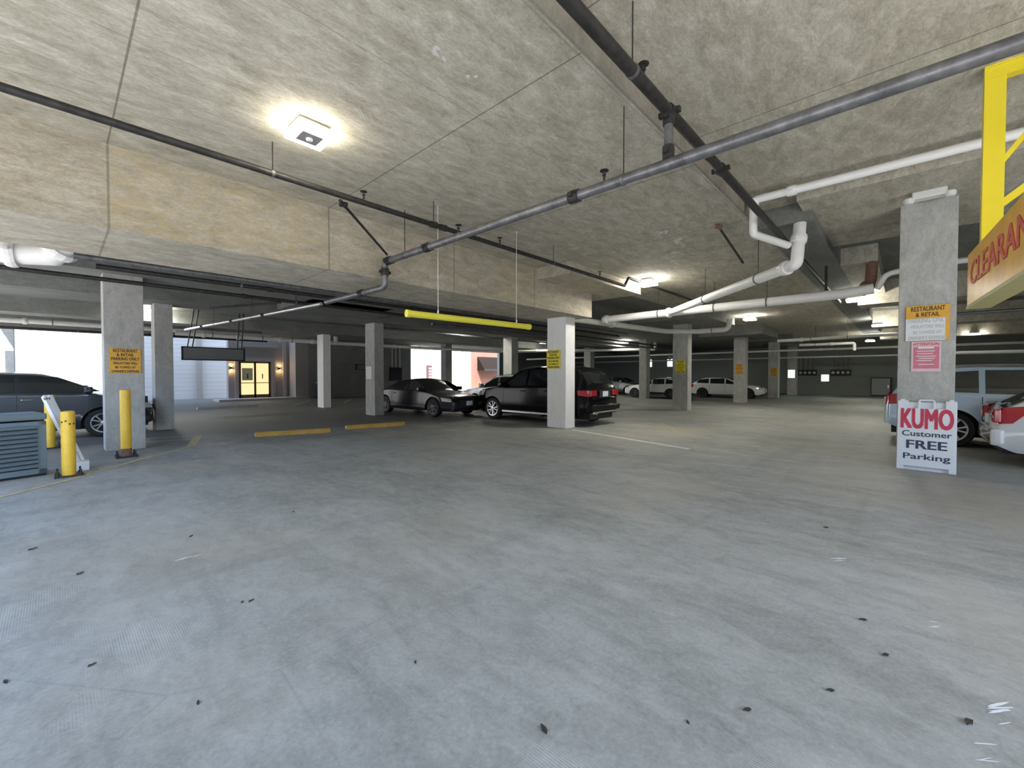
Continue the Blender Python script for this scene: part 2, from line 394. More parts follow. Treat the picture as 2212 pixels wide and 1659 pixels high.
def beams():
    b = NB(); box(b, 8.0, 11.35, -2.6, 1.3, 4.25, 4.6); struct('drop_panel', b, M['ceiling'])
    b = NB(); box(b, 8.0, 11.5, 5.62, 6.6, 3.83, 4.3); box(b, 10.45, 11.5, 6.6, 8.9, 3.83, 4.3); box(b, 8.0, 10.45, 8.2, 8.9, 3.83, 4.0); struct('drop_panel', b, M['beam'])
    for (x0, x1, y0, y1, z) in ((16.6, 20.2, 5.5, 8.6, 3.7), (24.2, 27.8, 5.3, 8.4, 3.6), (31.2, 34.6, 5.2, 8.0, 3.72), (37.2, 40, 5.0, 7.6, 3.72)):
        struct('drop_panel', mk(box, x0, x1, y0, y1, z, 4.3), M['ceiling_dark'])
    struct('drop_panel', mk(box, 12.7, 17.7, 0.5, 1.17, 4.1, 4.6), M['ceiling'])
    for (x0, x1, z) in ((17.7, 18.7, 3.77), (26.0, 27.0, 3.75), (34.0, 35.0, 3.7)):
        struct('cross_beam', mk(box, x0, x1, -6.2, 1.17, z, 4.6), M['ceiling'])
    for (x0, x1, y0, y1, z) in ((-2.2, 7.0, 11.2, 12.2, 3.5), (-2.2, 44, 14.3, 15.4, 3.46), (-2.2, 44, 19.4, 20.4, 3.4), (-2.2, 7.2, 24.2, 25.0, 3.3)):
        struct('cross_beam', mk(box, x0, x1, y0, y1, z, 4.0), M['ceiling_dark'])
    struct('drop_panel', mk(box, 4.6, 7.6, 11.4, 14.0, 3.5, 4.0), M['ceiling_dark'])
beams()
struct('step_face_shade', mk(box, -2.2, 8.58, 1.925, 1.95, 4.1, 4.42), concrete('shade_tan_step', (0.20, 0.175, 0.14), (0.29, 0.26, 0.21), (0.38, 0.345, 0.28), (1, 1, 0.5), 2.0))  # thin facing on the ceiling step, its shade put into a darker tan
struct('roof_slab', mk(box, -2.2, 44, -6.2, 28.6, TOP, 5.3), M['wall'])
struct('added_shade_block', mk(box, -2.2, 14, -6.2, 25.0, 5.3, 20.0), M['wall'])  # unseen block added above the roof to shade the siding across the court
struct('added_dark_block_drive', mk(box, -34, -24, -40, 60, 0, 9.0), plain('dark_brown_block', (0.13, 0.09, 0.07), 0.9, var=0.15))  # unseen dark mass added beyond the drive to darken reflections in car paint
struct('added_dark_block_street', mk(box, -40, 60, -46, -34, 0, 8.0), plain('dark_grey_block', (0.14, 0.12, 0.11), 0.9, var=0.15))  # second unseen dark mass, added to keep car flank reflections dark
struct('roof_edge_beam', mk(box, -2.6, -2.2, -6.2, 25.0, 3.6, 5.3), M['wall'])
struct('wall_right', mk(box, 7, 44, -6.5, -6.2, 0, 5.2), concrete('shade_dark_wall', (0.05, 0.055, 0.05), (0.075, 0.08, 0.075), (0.10, 0.105, 0.10)))  # darkness of the right bay is put into this wall colour
struct('wall_far', mk(box, 41.0, 41.3, -6.5, 28.6, 0, 5.2), M['wallblock'])
# back wall of the garage (Y 28.5), lit entrance, white siding across the court, brick building outside
struct('wall_back', mk(box, 11.2, 19.0, 28.5, 28.8, 0, 5.2), M['wall'])
struct('wall_back_far', mk(box, 28.9, 41.3, 28.5, 28.8, 0, 5.2), M['wallblock'])
struct('wall_siding', mk(box, -30, 9.5, 33.0, 33.3, -0.02, 7.5), M['siding'])
b = NB(); box(b, 6.06, 6.36, 32.85, 33.0, -0.02, 4.2); box(b, -8.1, -7.9, 32.9, 33.0, 0, 6); struct('trim_1', b, M['trimgrey'])
b = NB(); box(b, 7.0, 7.55, 29.6, 30.0, 0.1, 5.2); box(b, 9.3, 10.4, 29.6, 30.0, 0.1, 5.2); box(b, 7.55, 9.3, 29.6, 30.0, 2.35, 5.2)
struct('wall_entrance', b, M['greyboard'])
b = NB(); box(b, 7.32, 7.5, 29.5, 29.6, 0.1, 2.6); box(b, 9.35, 9.53, 29.5, 29.6, 0.1, 2.6); box(b, 7.32, 9.53, 29.48, 29.6, 2.38, 2.6)
box(b, 10.0, 10.2, 29.5, 29.6, 0.1, 3.6); box(b, 7.6, 9.7, 29.45, 29.6, 3.25, 3.42); struct('trim_2', b, M['trimgrey'])
b = NB(); box(b, 10.4, 11.2, 28.5, 30.0, 0, 5.2); struct('trim_3', b, M['trimgrey'])
struct('curb', mk(box, 6.2, 11.2, 28.2, 29.6, 0.0, 0.12), M['trimgrey'])
# double door, panes lit from inside
def door():
    f = NB()
    for (x0, x1) in ((7.55, 7.66), (8.37, 8.48), (9.19, 9.3)): box(f, x0, x1, 29.62, 29.74, 0.12, 2.35)
    for (z0, z1) in ((0.12, 0.32), (2.26, 2.35)): box(f, 7.55, 9.3, 29.62, 29.74, z0, z1)
    d = struct('door_1', f, plain('dark_bronze_door_frame', (0.13, 0.10, 0.06), 0.4, 0.3))
    for (x0, x1) in ((7.66, 8.37), (8.48, 9.19)):
        p = obj('pane', mk(box, x0, x1, 29.67, 29.69, 0.32, 2.26), M['doorlit'], d)
        obj('push_bar', mk(box, x0, x1, 29.6, 29.64, 1.02, 1.06), M['black'], d)
        obj('handle', mk(box, (x0+x1)/2-0.02, (x0+x1)/2+0.02, 29.6, 29.66, 1.3, 1.6), M['black'], d)
    b = NB(); box(b, 7.72, 8.3, 29.655, 29.668, 1.2, 1.95)
    nb = obj('notice_sheet', b, plain('pale_door_notice', (0.8, 0.76, 0.5), 0.6), d)
door()
for i, (x, side) in enumerate(((7.12, 'left'), (9.78, 'right'))):
    t = thing('wall_sconce', f'glowing amber wall lamp on the {side} side of the lit double door', 'lamp', (x, 29.58, 1.95), 0, 'sconces beside the double door')
    obj('back_plate', mk(box, -0.06, 0.06, -0.03, 0.0, -0.12, 0.12), M['black'], t)
    b = NB(); lathe(b, [(0.05, -0.09), (0.055, -0.02), (0.055, 0.02), (0.05, 0.09)], 'Z', (0, -0.1, 0), 14); obj('shade', b, M['black'], t)
    b = NB(); lathe(b, [(0.03, -0.115), (0.05, -0.095), (0.05, 0.095), (0.03, 0.115)], 'Z', (0, -0.1, 0), 12); obj('bulb', b, M['lamp_warm'], t)
# building outside the far opening
struct('wall_outside_pale', mk(box, 19, 31.9, 36, 36.3, 0, 8), plain('sunlit_cream_render', (0.78, 0.76, 0.66), 0.8, var=0.03))
struct('wall_outside_brick', mk(box, 31.9, 44, 36, 36.3, 0, 8), M['brick'])
struct('trim_4', mk(box, 31.2, 31.45, 35.85, 36.0, 1.8, 4.2), M['trimgrey'])
t = thing('window_awning', 'dark brown sloping awning on the red brick building outside', 'awning', (34.9, 36.0, 2.1))
b = NB(); prism(b, [(0, 0.0), (-1.2, 0.0), (-1.2, 0.12), (0, 1.55)], 'X', -2.0, 2.0); obj('canopy', b, M['awning'], t)
b = NB(); box(b, -2.02, 2.02, -1.24, -1.18, -0.12, 0.14); obj('valance', b, M['black'], t)
t = thing('wall_poster', 'tall dark poster on the sunlit cream wall outside the far opening', 'poster', (26.15, 35.97, 1.65))
obj('board', mk(box, -0.36, 0.36, -0.03, 0, -0.9, 0.9), plain('dark_maroon_poster', (0.10, 0.05, 0.05), 0.5), t)
for k in range(5): obj('print_strip', mk(box, -0.05, 0.3, -0.045, -0.03, -0.72+k*0.3, -0.55+k*0.3), plain('poster_print', (0.5, 0.42, 0.4), 0.5), t)
t = thing('roof_drain_pipe', 'dark downpipe on the cream wall beside the brick building', 'pipe', (30.6, 35.9, 0.0))
obj('pipe', mk(tube, [(0, 0, 1.9), (0, 0, 4.2)], 0.09), M['greymetal'], t)

# ------------------------------------------------------------------ columns
def column(x0, x1, y0, y1, h, label, mat='column', kick=True):
    t = thing('concrete_column', label, 'column', ((x0+x1)/2, (y0+y1)/2, 0), 0, 'concrete columns of the garage')
    a, c = (x1-x0)/2, (y1-y0)/2
    obj('shaft', mk(box, -a, a, -c, c, 0, h+0.02, 0.012), M[mat], t)
    return t
column(9.75, 10.2, 7.0, 7.66, 3.15, 'bright concrete column with a lemon yellow sign, standing in front of the black SUV', 'paintcol')
column(18.3, 18.75, 6.8, 7.45, 3.7, 'concrete column with a yellow sign, next behind the bright one to the right')
column(25.75, 26.25, 6.45, 7.05, 3.6, 'concrete column hiding the middle of the far white wagon')
column(32.45, 33.0, 6.18, 6.75, 3.72, 'narrow far column with a dim amber sign, right of the white wagon')
column(38.4, 38.95, 6.1, 6.7, 3.72, 'farthest concrete column, close to the dim back wall')
column(8.06, 8.44, 14.46, 15.15, 3.47, 'concrete column with a white paper notice, left of the dark sports sedan')
column(0.64, 1.24, 11.46, 12.0, 3.5, 'large concrete column with an orange sign and a yellow bollard in front')
column(1.83, 2.23, 14.94, 15.5, 3.47, 'grey column at the front bumper of the dark sedan')
column(8.4, 8.75, 19.7, 20.35, 3.42, 'slim column with one bright white face, before the dim back wall', 'paintcol')
column(15.9, 16.4, 14.8, 15.4, 3.47, 'concrete column rising behind the black SUV, right of the awning')
column(20.0, 20.6, 25.4, 26.0, 3.86, 'shaded brownish column standing in the bright far opening')
column(28.8, 29.4, 18.3, 18.9, 3.86, 'small pale column seen past the bright column, above the black SUV')
column(26.0, 26.55, 12.3, 12.8, 3.86, 'dim greenish column behind the grey far car')
column(-1.85, -1.18, 27.2, 28.0, 3.86, 'shaded column at the left edge of the bright opening')
column(9.42, 10.0, -0.56, 0.1, 4.25, 'tall grey column with a pink notice, behind the folding sidewalk sign')

# ------------------------------------------------------------------ signs
LINES = (('RESTAURANT', 0.082), ('& RETAIL', 0.072), ('PARKING ONLY', 0.078), ('VIOLATORS WILL', 0.058), ('BE TOWED AT', 0.056), ("OWNER'S EXPENSE", 0.060))
def parking_sign(loc, rz, w_, h_, mat, label, inks=None, top=None, cat='sign'):
    t = thing('parking_sign', label, cat, loc, rz, 'restaurant and retail parking signs')
    obj('sign_board', mk(box, -w_/2, w_/2, -0.012, 0, -h_/2, h_/2, 0.003), M[mat], t)
    z = h_*0.40; widths = (0.78, 0.55, 0.90, 0.78, 0.66, 0.88)
    for i, (s, sz) in enumerate(LINES):
        k = sz/0.5*h_*0.98
        mt = M['ink'] if not inks else M[inks[i]]
        o = lettering(s, k*1.15, mt, t, (0, -0.0135, z), bold=0.0026)
        xs = [v.co.x for v in o.data.vertices]; ww = max(xs)-min(xs); f = widths[i]*w_/ww
        for v in o.data.vertices: v.co.x *= f
        z -= h_*(0.162 if i != 2 else 0.175)
    return t
parking_sign((0.95, 11.452, 1.79), 0, 0.47, 0.5, 'signyel', 'orange parking sign above the yellow bollard on the big column')
parking_sign((9.742, 7.42, 1.96), R(-90), 0.49, 0.53, 'signlemon', 'lemon yellow parking sign on the bright column before the black SUV')
parking_sign((18.292, 7.1, 1.88), R(-90), 0.40, 0.53, 'signlemon', 'yellow parking sign on the column beside the far white hatch')
parking_sign((25.742, 6.75, 1.85), R(-90), 0.42, 0.53, 'signyel', 'amber parking sign on the column hiding the white wagon')
parking_sign((32.442, 6.42, 1.73), R(-90), 0.42, 0.53, 'signyel', 'dim amber parking sign on the narrow far column')
t = parking_sign((9.412, -0.24, 2.33), R(-90), 0.5, 0.56, 'signyel', 'sun-bleached parking sign above the pink notice on the tall grey column',
                 ('ink', 'ink', 'inkfade', 'inkfade', 'inkfade', 'inkfade'))
obj('bleached_face', mk(box, -0.25, 0.20, -0.0128, -0.0118, -0.275, 0.075), M['signwhite'], t)['label'] = 'bleached white lower area'
t = thing('notice_sign', 'faded pink notice headed ATTENTION below the bleached parking sign', 'sign', (9.412, -0.23, 1.80), R(-90))
obj('sign_board', mk(box, -0.17, 0.17, -0.01, 0, -0.24, 0.24, 0.003), M['signpink'], t)
obj('red_panel', mk(box, -0.145, 0.15, -0.0112, -0.0100, -0.19, 0.155), M['signred'], t)
lettering('ATTENTION', 0.062, M['inkred'], t, (0, -0.0118, 0.195), sx=0.86, bold=0.001)
b = NB()
for i, (a, c, z) in enumerate(((-0.09, 0.09, 0.125), (-0.11, 0.10, 0.08), (-0.10, 0.08, 0.04), (-0.11, 0.11, 0.0), (-0.08, 0.10, -0.035), (-0.11, 0.07, -0.07), (-0.09, 0.09, -0.13))):
    box(b, a, c, -0.0122, -0.0112, z, z+(0.028 if i == 0 else 0.012))
obj('print_lines', b, M['paper'], t)
t = thing('paper_notice', 'white paper notice taped to the column left of the dark sports sedan', 'notice', (8.052, 14.87, 1.6), R(-90))
obj('sheet', mk(box, -0.2, 0.2, -0.006, 0, -0.24, 0.24), M['paper'], t)

# folding sidewalk sign
t = thing('sidewalk_sign', 'white folding sidewalk sign reading KUMO Customer FREE Parking against the tall column', 'sign', (9.24, -0.245, 0), R(-92))
lean = 0.10
def lean_mat(): return Matrix.Rotation(-lean, 4, 'X')
def leaned(bm): bmesh.ops.transform(bm, matrix=lean_mat(), verts=bm.verts[:]); return bm
b = NB(); box(b, -0.335, 0.335, -0.03, 0.0, 0.06, 0.98, 0.008); obj('front_panel', leaned(b), M['plastic_w'], t)
for s in (-1, 1):
    b = NB(); box(b, *sorted((s*0.335, s*0.25)), -0.03, 0.0, 0.0, 0.08, 0.006); obj('foot', leaned(b), M['plastic_w'], t)
    b = NB(); box(b, *sorted((s*0.335, s*0.21)), -0.03, 0.0, 0.97, 1.10, 0.008); box(b, *sorted((s*0.30, s*0.25)), -0.028, -0.002, 1.09, 1.125, 0.006); obj('hinge_block', leaned(b), M['plastic_w'], t)
b = NB(); tube(b, bend([(-0.085, -0.015, 0.96), (-0.085, -0.015, 1.11), (0.085, -0.015, 1.11), (0.085, -0.015, 0.96)], 0.03), 0.014, 8); obj('carry_handle', leaned(b), M['plastic_w'], t)
for (s, cap, z, mt, wd, bd) in (('KUMO', 0.31, 0.80, 'inkred', 0.60, 0.012), ('Customer', 0.088, 0.575, 'inkblue', 0.56, 0.004), ('FREE', 0.135, 0.40, 'inkblue', 0.46, 0.007), ('Parking', 0.092, 0.215, 'inkblue', 0.53, 0.004)):
    o = lettering(s, 0.2, M[mt], t, (0, 0, 0), (0, 0, 0), ext=0.0015, bold=bd*0.75)
    f = wd/(max(v.co.x for v in o.data.vertices)-min(v.co.x for v in o.data.vertices)); g = cap/0.1436
    for v in o.data.vertices: v.co.x *= f; v.co.y *= g
    o.data.transform(lean_mat() @ Matrix.Translation((0, -0.032, z)) @ Matrix.Rotation(R(90), 4, 'X'))
b = NB(); box(b, -0.33, 0.33, 0.02, 0.04, 0.0, 1.08); obj('rear_panel', leaned(b), M['plastic_w'], t)

# hanging clearance sign in its yellow frame
t = thing('clearance_sign', 'amber board lettered CLEARANCE in red, hung low below the yellow frame', 'sign', (6.05, -0.465, 2.17), R(183.5))
obj('sign_board', mk(box, -0.02, 3.0, -0.035, 0.035, 0.0, 0.50, 0.004), M['clear_orange'], t)
obj('edge_strip', mk(box, -0.02, 3.0, -0.04, 0.12, -0.025, 0.004), M['clear_side'], t)
b = lettering('CLEARANCE', 0.30, M['clear_red'], t, (0, 0, 0), (0, 0, 0), bold=0.006, ext=0.002, align='LEFT')
xs = [v.co.x for v in b.data.vertices]; f = 2.35/(max(xs)-min(xs)); x0 = min(xs)
for v in b.data.vertices: v.co.x = (v.co.x-x0)*f
b.data.transform(Matrix.Translation((0.14, -0.038, 0.27)) @ Matrix.Rotation(R(90), 4, 'X') )
t = thing('sign_frame', 'bright yellow braced steel frame hanging from the ceiling above the amber sign', 'frame', (6.1, -0.53, 2.45), 0)
fr = M['yellowhi']
def fpart(name, a, c, wd=0.07, hg=0.07): obj(name, mk(bar, a, c, wd, hg), fr, t)
b = NB(); box(b, -0.05, 0.05, -0.12, 0.007, 0.0, 1.85); box(b, -0.065, 0.065, 0.008, 0.02, 0.0, 1.85); obj('post', b, fr, t)
b = NB(); box(b, -0.05, 0.05, -2.05, -1.93, 0.0, 1.85); obj('post', b, fr, t)
b = NB(); box(b, -0.05, 0.05, -2.05, 0.02, 1.851, 1.956); box(b, -0.065, 0.065, -2.05, 0.02, 1.957, 1.97); obj('top_bar', b, fr, t)
fpart('brace', (0, -0.05, 0.98), (0, -0.62, 1.82), 0.05, 0.04); fpart('brace', (0, -0.05, 0.62), (0, -1.5, 1.82), 0.05, 0.06)

# yellow clearance bar on two chains
t = thing('clearance_bar', 'long yellow tube hanging on two chains before the main beam', 'bar', (0, 0, 0))
a, c = Vector((3.48, 5.31, 2.4)), Vector((5.99, 5.13, 2.4)); dr = (c-a).normalized()
obj('tube', mk(tube, [a, c], 0.05, 18), M['yelbar'], t)
for e, s in ((a, -1), (c, 1)): obj('end_cap', mk(tube, [e+dr*s*-0.05, e+dr*s*0.012], 0.056, 18), M['yelbar'], t)
for q in (0.21, 0.87):
    p = a + (c-a)*q; b = NB()
    n = 42; zt = 4.10; step = (zt-2.46)/n
    for k in range(n):
        z = 2.45+step*(k+0.5); d = 0.006
        if k % 2: box(b, p.x-d, p.x+d, p.y-0.002, p.y+0.002, z-step*0.62, z+step*0.62)
        else: box(b, p.x-0.002, p.x+0.002, p.y-d, p.y+d, z-step*0.62, z+step*0.62)
    ch = obj('chain', b, M['pipe_cream'], t)
    obj('eye_bolt', mk(tube, [(p.x, p.y, 2.42), (p.x, p.y, 2.50)], 0.013, 8), M['housing'], t)

# hanging clearance plate far left (two hanger frames and a grey board)
t = thing('hanging_sign_board', 'blank grey sign board hung on slanted struts before the lit doors', 'sign', (3.95, 18.5, 2.28))
obj('sign_board', mk(box, -0.92, 0.92, -0.03, 0.03, -0.21, 0.21), M['greymetal'], t)
b = NB()
for s in (-1, 1): box(b, *sorted((s*0.92, s*0.97)), -0.04, 0.04, -0.24, 0.24)
box(b, -0.97, 0.97, -0.04, 0.04, -0.24, -0.2); box(b, -0.97, 0.97, -0.04, 0.04, 0.2, 0.24); obj('rim', b, M['black'], t)
for s in (-1, 1):
    for q in (0, 0.14):
        obj('strut', mk(bar, (s*0.78+q-0.07, 0.05, -0.2), (s*0.70+q+0.12, 0.05, 1.57), 0.04, 0.03), M['black'], t)

# ------------------------------------------------------------------ left corner: bollards, barrier bars, condenser, curb
def bollard(x, y, h, label, bolts=True, r=0.078):
    t = thing('bollard', label, 'bollard', (x, y, 0), 0, 'yellow steel bollards')
    obj('post', mk(lathe, [(r, 0.02), (r, h-0.03), (r*0.93, h-0.008), (r*0.6, h)], 'Z', (0, 0, 0), 24), M['yellow'], t, smooth=40)
    obj('base_plate', mk(box, -0.15, 0.15, -0.15, 0.15, 0.0, 0.02), M['pipe_dark'], t)
    if bolts:
        for a in (-1, 1):
            for c in (-1, 1): obj('anchor_bolt', mk(lathe, [(0.022, 0.015), (0.022, 0.05), (0.012, 0.05), (0.012, 0.11)], 'Z', (a*0.12, c*0.12, 0), 10), M['pipe_dark'], t)
    return t
t = bollard(0.11, 9.14, 0.97, 'front yellow bollard with a row of dark holes near its top')
for an in (-2.5, -1.9, -1.35, -0.75):
    o = obj('hole', mk(lathe, [(0.012, -0.004), (0.012, 0.004)], 'Z', (0, 0, 0), 8), M['black'], t, (0, 0, 0))
    o.location = (0.0785*math.cos(an), 0.0785*math.sin(an), 0.80+0.03*math.cos(an*3)); o.rotation_euler = (0, R(90), an)
t = bollard(0.86, 10.5, 1.24, 'tall yellow bollard right in front of the big column, rusty at its foot')
b = NB(); lathe(b, [(0.0795, 0.02), (0.0795, 0.10), (0.0795, 0.16)], 'Z', (0, 0, 0), 24); obj('rust_band', b, M['rust'], t)
bollard(-0.10, 12.9, 1.1, 'hindmost yellow bollard against the dark sedan door')
t = thing('barrier_arm', 'pair of white bars folded up, leaning behind the front bollard', 'barrier', (0.22, 9.35, 0))
for k in (0, 1):
    b = NB(); bar(b, (0.02+k*0.05, 0.25+k*0.05, 0.03), (-0.36+k*0.06, 0.95+k*0.05, 1.16), 0.045, 0.07); obj('bar', b, M['rail'], t)
obj('pivot_bolt', mk(tube, [(-0.35, 0.87, 1.12), (-0.27, 1.03, 1.12)], 0.02, 10), M['pipe_grey'], t)
obj('foot_bracket', mk(box, -0.06, 0.12, 0.16, 0.36, 0, 0.14), M['rail'], t)
# condenser: cabinet with louvred face
t = thing('condenser_unit', 'slate grey louvred condenser cabinet at the left edge beside the bollard', 'air conditioner', (-0.11, 9.42, 0.0), R(14))
obj('cabinet', mk(box, -1.3, 0.0, 0.02, 0.6, 0.04, 0.82, 0.02), M['cond'], t)
obj('lid', mk(box, -1.32, 0.015, 0.0, 0.62, 0.84, 0.94, 0.03), M['cond'], t)
b = NB(); box(b, -1.3, 0.0, 0.0, 0.03, 0.04, 0.12, 0.006); box(b, -1.3, 0.0, 0.0, 0.03, 0.76, 0.82, 0.006); box(b, -0.09, 0.0, 0.0, 0.03, 0.04, 0.82, 0.006); obj('face_frame', b, M['cond'], t)
for k in range(10):
    b = NB(); obox(b, (-0.69, -0.005, 0.165+k*0.064), (0.60, 0.03, 0.008), Matrix.Rotation(R(38), 3, 'X')); obj('louvre', b, M['cond'], t)
obj('dark_recess', mk(box, -1.28, -0.08, 0.012, 0.022, 0.12, 0.76), M['black'], t)
obj('base_rail', mk(box, -1.3, 0.0, 0.05, 0.58, 0.0, 0.045), M['black'], t)
# painted kerb line bounding the stall, parking lines
def ribbon(bm, pts, wd, z):
    P = [Vector((p[0], p[1], 0)) for p in pts]; L = []; Rr = []
    for i, p in enumerate(P):
        d = (P[min(i+1, len(P)-1)]-P[max(i-1, 0)]).normalized(); n = Vector((-d.y, d.x, 0))*wd/2
        L.append(bm.verts.new((p.x+n.x, p.y+n.y, z))); Rr.append(bm.verts.new((p.x-n.x, p.y-n.y, z)))
    for i in range(len(P)-1): bm.faces.new((L[i], Rr[i], Rr[i+1], L[i+1]))
b = NB(); ribbon(b, [(-1.6, 6.9), (-0.5, 8.15), (0.11, 8.78), (1.0, 10.0), (1.55, 10.6), (1.98, 11.15)], 0.10, 0.003); ribbon(b, [(1.93, 11.1), (2.14, 11.9), (2.36, 12.75)], 0.16, 0.004)
for (p, q) in (((2.5, 12.9), (1.3, 13.2)), ((2.2, 12.2), (1.3, 12.5))): ribbon(b, [p, q], 0.09, 0.0035)
struct('floor_marking_yellow', b, M['oldyellow'])
b = NB(); ribbon(b, [(9.66, 6.72), (8.75, 3.2)], 0.13, 0.003); struct('floor_marking_white', b, M['whitepaint'])
b = NB(); ribbon(b, [(12.9, 5.6), (11.1, 4.3)], 0.1, 0.003); ribbon(b, [(11.6, 5.3), (12.3, 4.0)], 0.1, 0.0035)
for k in range(4): ribbon(b, [(8.2+k*2.9, 8.2), (8.2+k*2.9, 10.6)], 0.09, 0.003)
ribbon(b, [(8.0, 9.55), (9.6, 9.2)], 0.09, 0.0032)
for k in range(3): ribbon(b, [(5.5+k*2.6, 22.5), (7.9+k*2.6, 26.5)], 0.1, 0.003)
struct('floor_marking_faded', b, M['oldyellow'])
def wheel_stop(p, q, label, mat, h=0.11):
    p = Vector((*p, 0)); q = Vector((*q, 0)); d = q-p; L = d.length
    t = thing('wheel_stop', label, 'wheel stop', (p+q)/2, math.atan2(d.y, d.x), 'parking wheel stops')
    b = NB(); prism(b, [(-0.075, 0), (0.075, 0), (0.055, h*0.75), (0.035, h), (-0.035, h), (-0.055, h*0.75)], 'X', -L/2, L/2); obj('block', b, M[mat], t)
    for s in (-0.36, 0.36): obj('anchor_pin', mk(lathe, [(0.014, h-0.01), (0.014, h+0.008)], 'Z', (s*L, 0, 0), 8), M['pipe_dark'], t)
    obj('end_mark', mk(box, -L/2-0.006, -L/2+0.05, -0.05, 0.05, h*0.2, h*0.8), M['whitepaint'], t)
wheel_stop((3.28, 11.62), (4.92, 11.14), 'ochre wheel stop nearest the big column, left of the other yellow one', 'stop_y')
wheel_stop((5.47, 11.40), (7.1, 11.02), 'ochre wheel stop nearer to the dark sports sedan', 'stop_y')
wheel_stop((4.2, 22.8), (6.6, 23.0), 'dark wheel stop out on the floor before the white siding', 'wall', 0.1)
wheel_stop((2.2, 22.1), (3.2, 22.2), 'dark wheel stop beside the grey column at the dark sedan', 'wall', 0.1)

# ------------------------------------------------------------------ ceiling lights
def led_square(loc, s, label, drop=0.1, ring=True, mat='lamp', rz=0.0):
    """square garage light: housing, lit ring diffuser, grey sensor plate in the middle"""
    t = thing('ceiling_light', label, 'light', loc, rz, 'square garage lights')
    o = obj('housing', mk(lathe, [(s*0.62, 0.0), (s*0.66, 0.03), (s*0.5, drop)], 'Z', (0, 0, 0), 4), M['housing'], t)
    o.rotation_euler = (0, 0, R(45))
    b = NB(); h = s/2
    box(b, -h, h, -h, -h*0.55, -0.045, 0.004); box(b, -h, h, h*0.55, h, -0.045, 0.004); box(b, -h, -h*0.55, -h*0.55, h*0.55, -0.045, 0.004); box(b, h*0.55, h, -h*0.55, h*0.55, -0.045, 0.004)
    obj('diffuser', b, M[mat], t)
    if ring:
        obj('centre_plate', mk(box, -h*0.56, h*0.56, -h*0.56, h*0.56, -0.052, 0.004), plain('grey_lamp_plate', (0.30, 0.28, 0.28), 0.6), t)
        obj('sensor', mk(lathe, [(0.02, -0.075), (0.035, -0.065), (0.035, -0.05)], 'Z', (0, 0, 0), 16), M['housing'], t)
    else: obj('centre_plate', mk(box, -h*0.55, h*0.55, -h*0.55, h*0.55, -0.04, 0.004), M[mat], t)
    return t
led_square((1.84, 4.60, 4.025), 0.37, 'lit square ceiling light with a grey sensor plate, nearest the camera', 0.075)
for (x, y, z, lab) in ((6.4, 13.2, 3.72, 'lit square light near the drop panel left of the white-papered column'),
                       (14.2, 15.9, 3.70, 'bright square light above the dark sports sedan'),
                       (10.9, 5.15, 3.98, 'bright light at the kink of the dark pipe, right of the bright column'),
                       (17.15, 1.2, 3.88, 'bright light at the end of the thick white pipe'),
                       (25.4, 0.95, 3.78, 'bright light under the far cross beam, left of the tall grey column'),
                       (20.6, 5.0, 3.95, 'lit light behind the white pipe elbow'),
                       (26.0, 13.9, 3.72, 'far light above the black SUV roof rack'),
                       (22.6, 18.0, 3.72, 'small far light just left of the bright column'),
                       (2.4, 19.0, 3.72, 'far light between the big column and the grey one'),
                       (33.5, 1.6, 3.6, 'low far lit panel beside the tall grey column'),
                       (34.0, -2.7, 3.75, 'small far light in the dark bay above the pale blue car')):
    led_square((x, y, z), 0.42, lab, 0.1, False, 'lamp_far')
# emergency light head on top of the tall column
t = thing('emergency_light', 'white twin-head emergency light at the top of the tall grey column', 'light', (8.93, -0.22, 4.19), R(-90))
obj('body', mk(box, -0.19, 0.19, -0.12, 0.06, -0.05, 0.06, 0.02), M['housing'], t)
for s in (-1, 1):
    b = NB(); lathe(b, [(0.035, -0.04), (0.06, -0.02), (0.065, 0.03), (0.05, 0.05)], 'Z', (s*0.22, -0.08, -0.06), 16); hd = obj('lamp_head', b, M['housing'], t)
    b = NB(); lathe(b, [(0.052, -0.045), (0.052, -0.038)], 'Z', (s*0.22, -0.08, -0.062), 14); obj('lens', b, M['clearlens'], hd)

# ------------------------------------------------------------------ pipes
def pipe(name, pts, r, mat, label, couplings=(), hangers=(), rad=0.12, heads=(), cat='pipe', cm=None, hz=4.1):
    t = thing(name, label, cat)
    P = bend(pts, rad) if rad else pts
    obj('run', mk(tube, P, r, 16), M[mat], t, smooth=50)
    V = [Vector(p) for p in pts]
    def at(q):                                   # q = (segment index, fraction)
        a, c = V[q[0]], V[q[0]+1]; return a+(c-a)*q[1], (c-a).normalized()
    for q in couplings:
        p, d = at(q); b = NB()
        tube(b, [p-d*0.06, p-d*0.02, p+d*0.02, p+d*0.06], [r*1.25, r*1.32, r*1.32, r*1.25], 14)
        s = d.cross(Vector((0, 0, 1))).normalized() if abs(d.z) < 0.9 else Vector((1, 0, 0))
        for k in (-1, 1): box(b, *(sum(([(p+s*k*r*1.5)[i]-0.022, (p+s*k*r*1.5)[i]+0.022] for i in range(3)), [])))
        obj('coupling', b, M[cm or mat], t)
    for q in hangers:
        p, d = at(q); top = q[2] if len(q) > 2 else hz; b = NB()
        tube(b, [(p.x, p.y, p.z+r), (p.x, p.y, top)], 0.006, 6)
        h = obj('hanger', b, M['pipe_dark'], t)
        b = NB(); tube(b, [p-d*0.015, p+d*0.015], r*1.12, 14); obj('clamp', b, M['pipe_grey'], h)
    for q in heads:
        p, d = at(q); b = NB()
        lathe(b, [(0.012, r*0.8), (0.012, r+0.05), (0.02, r+0.055), (0.02, r+0.07), (0.006, r+0.075), (0.006, r+0.1), (0.045, r+0.102), (0.045, r+0.107)], 'Z', p, 12)
        obj('sprinkler_head', b, M['pipe_dark'], t)
    return t
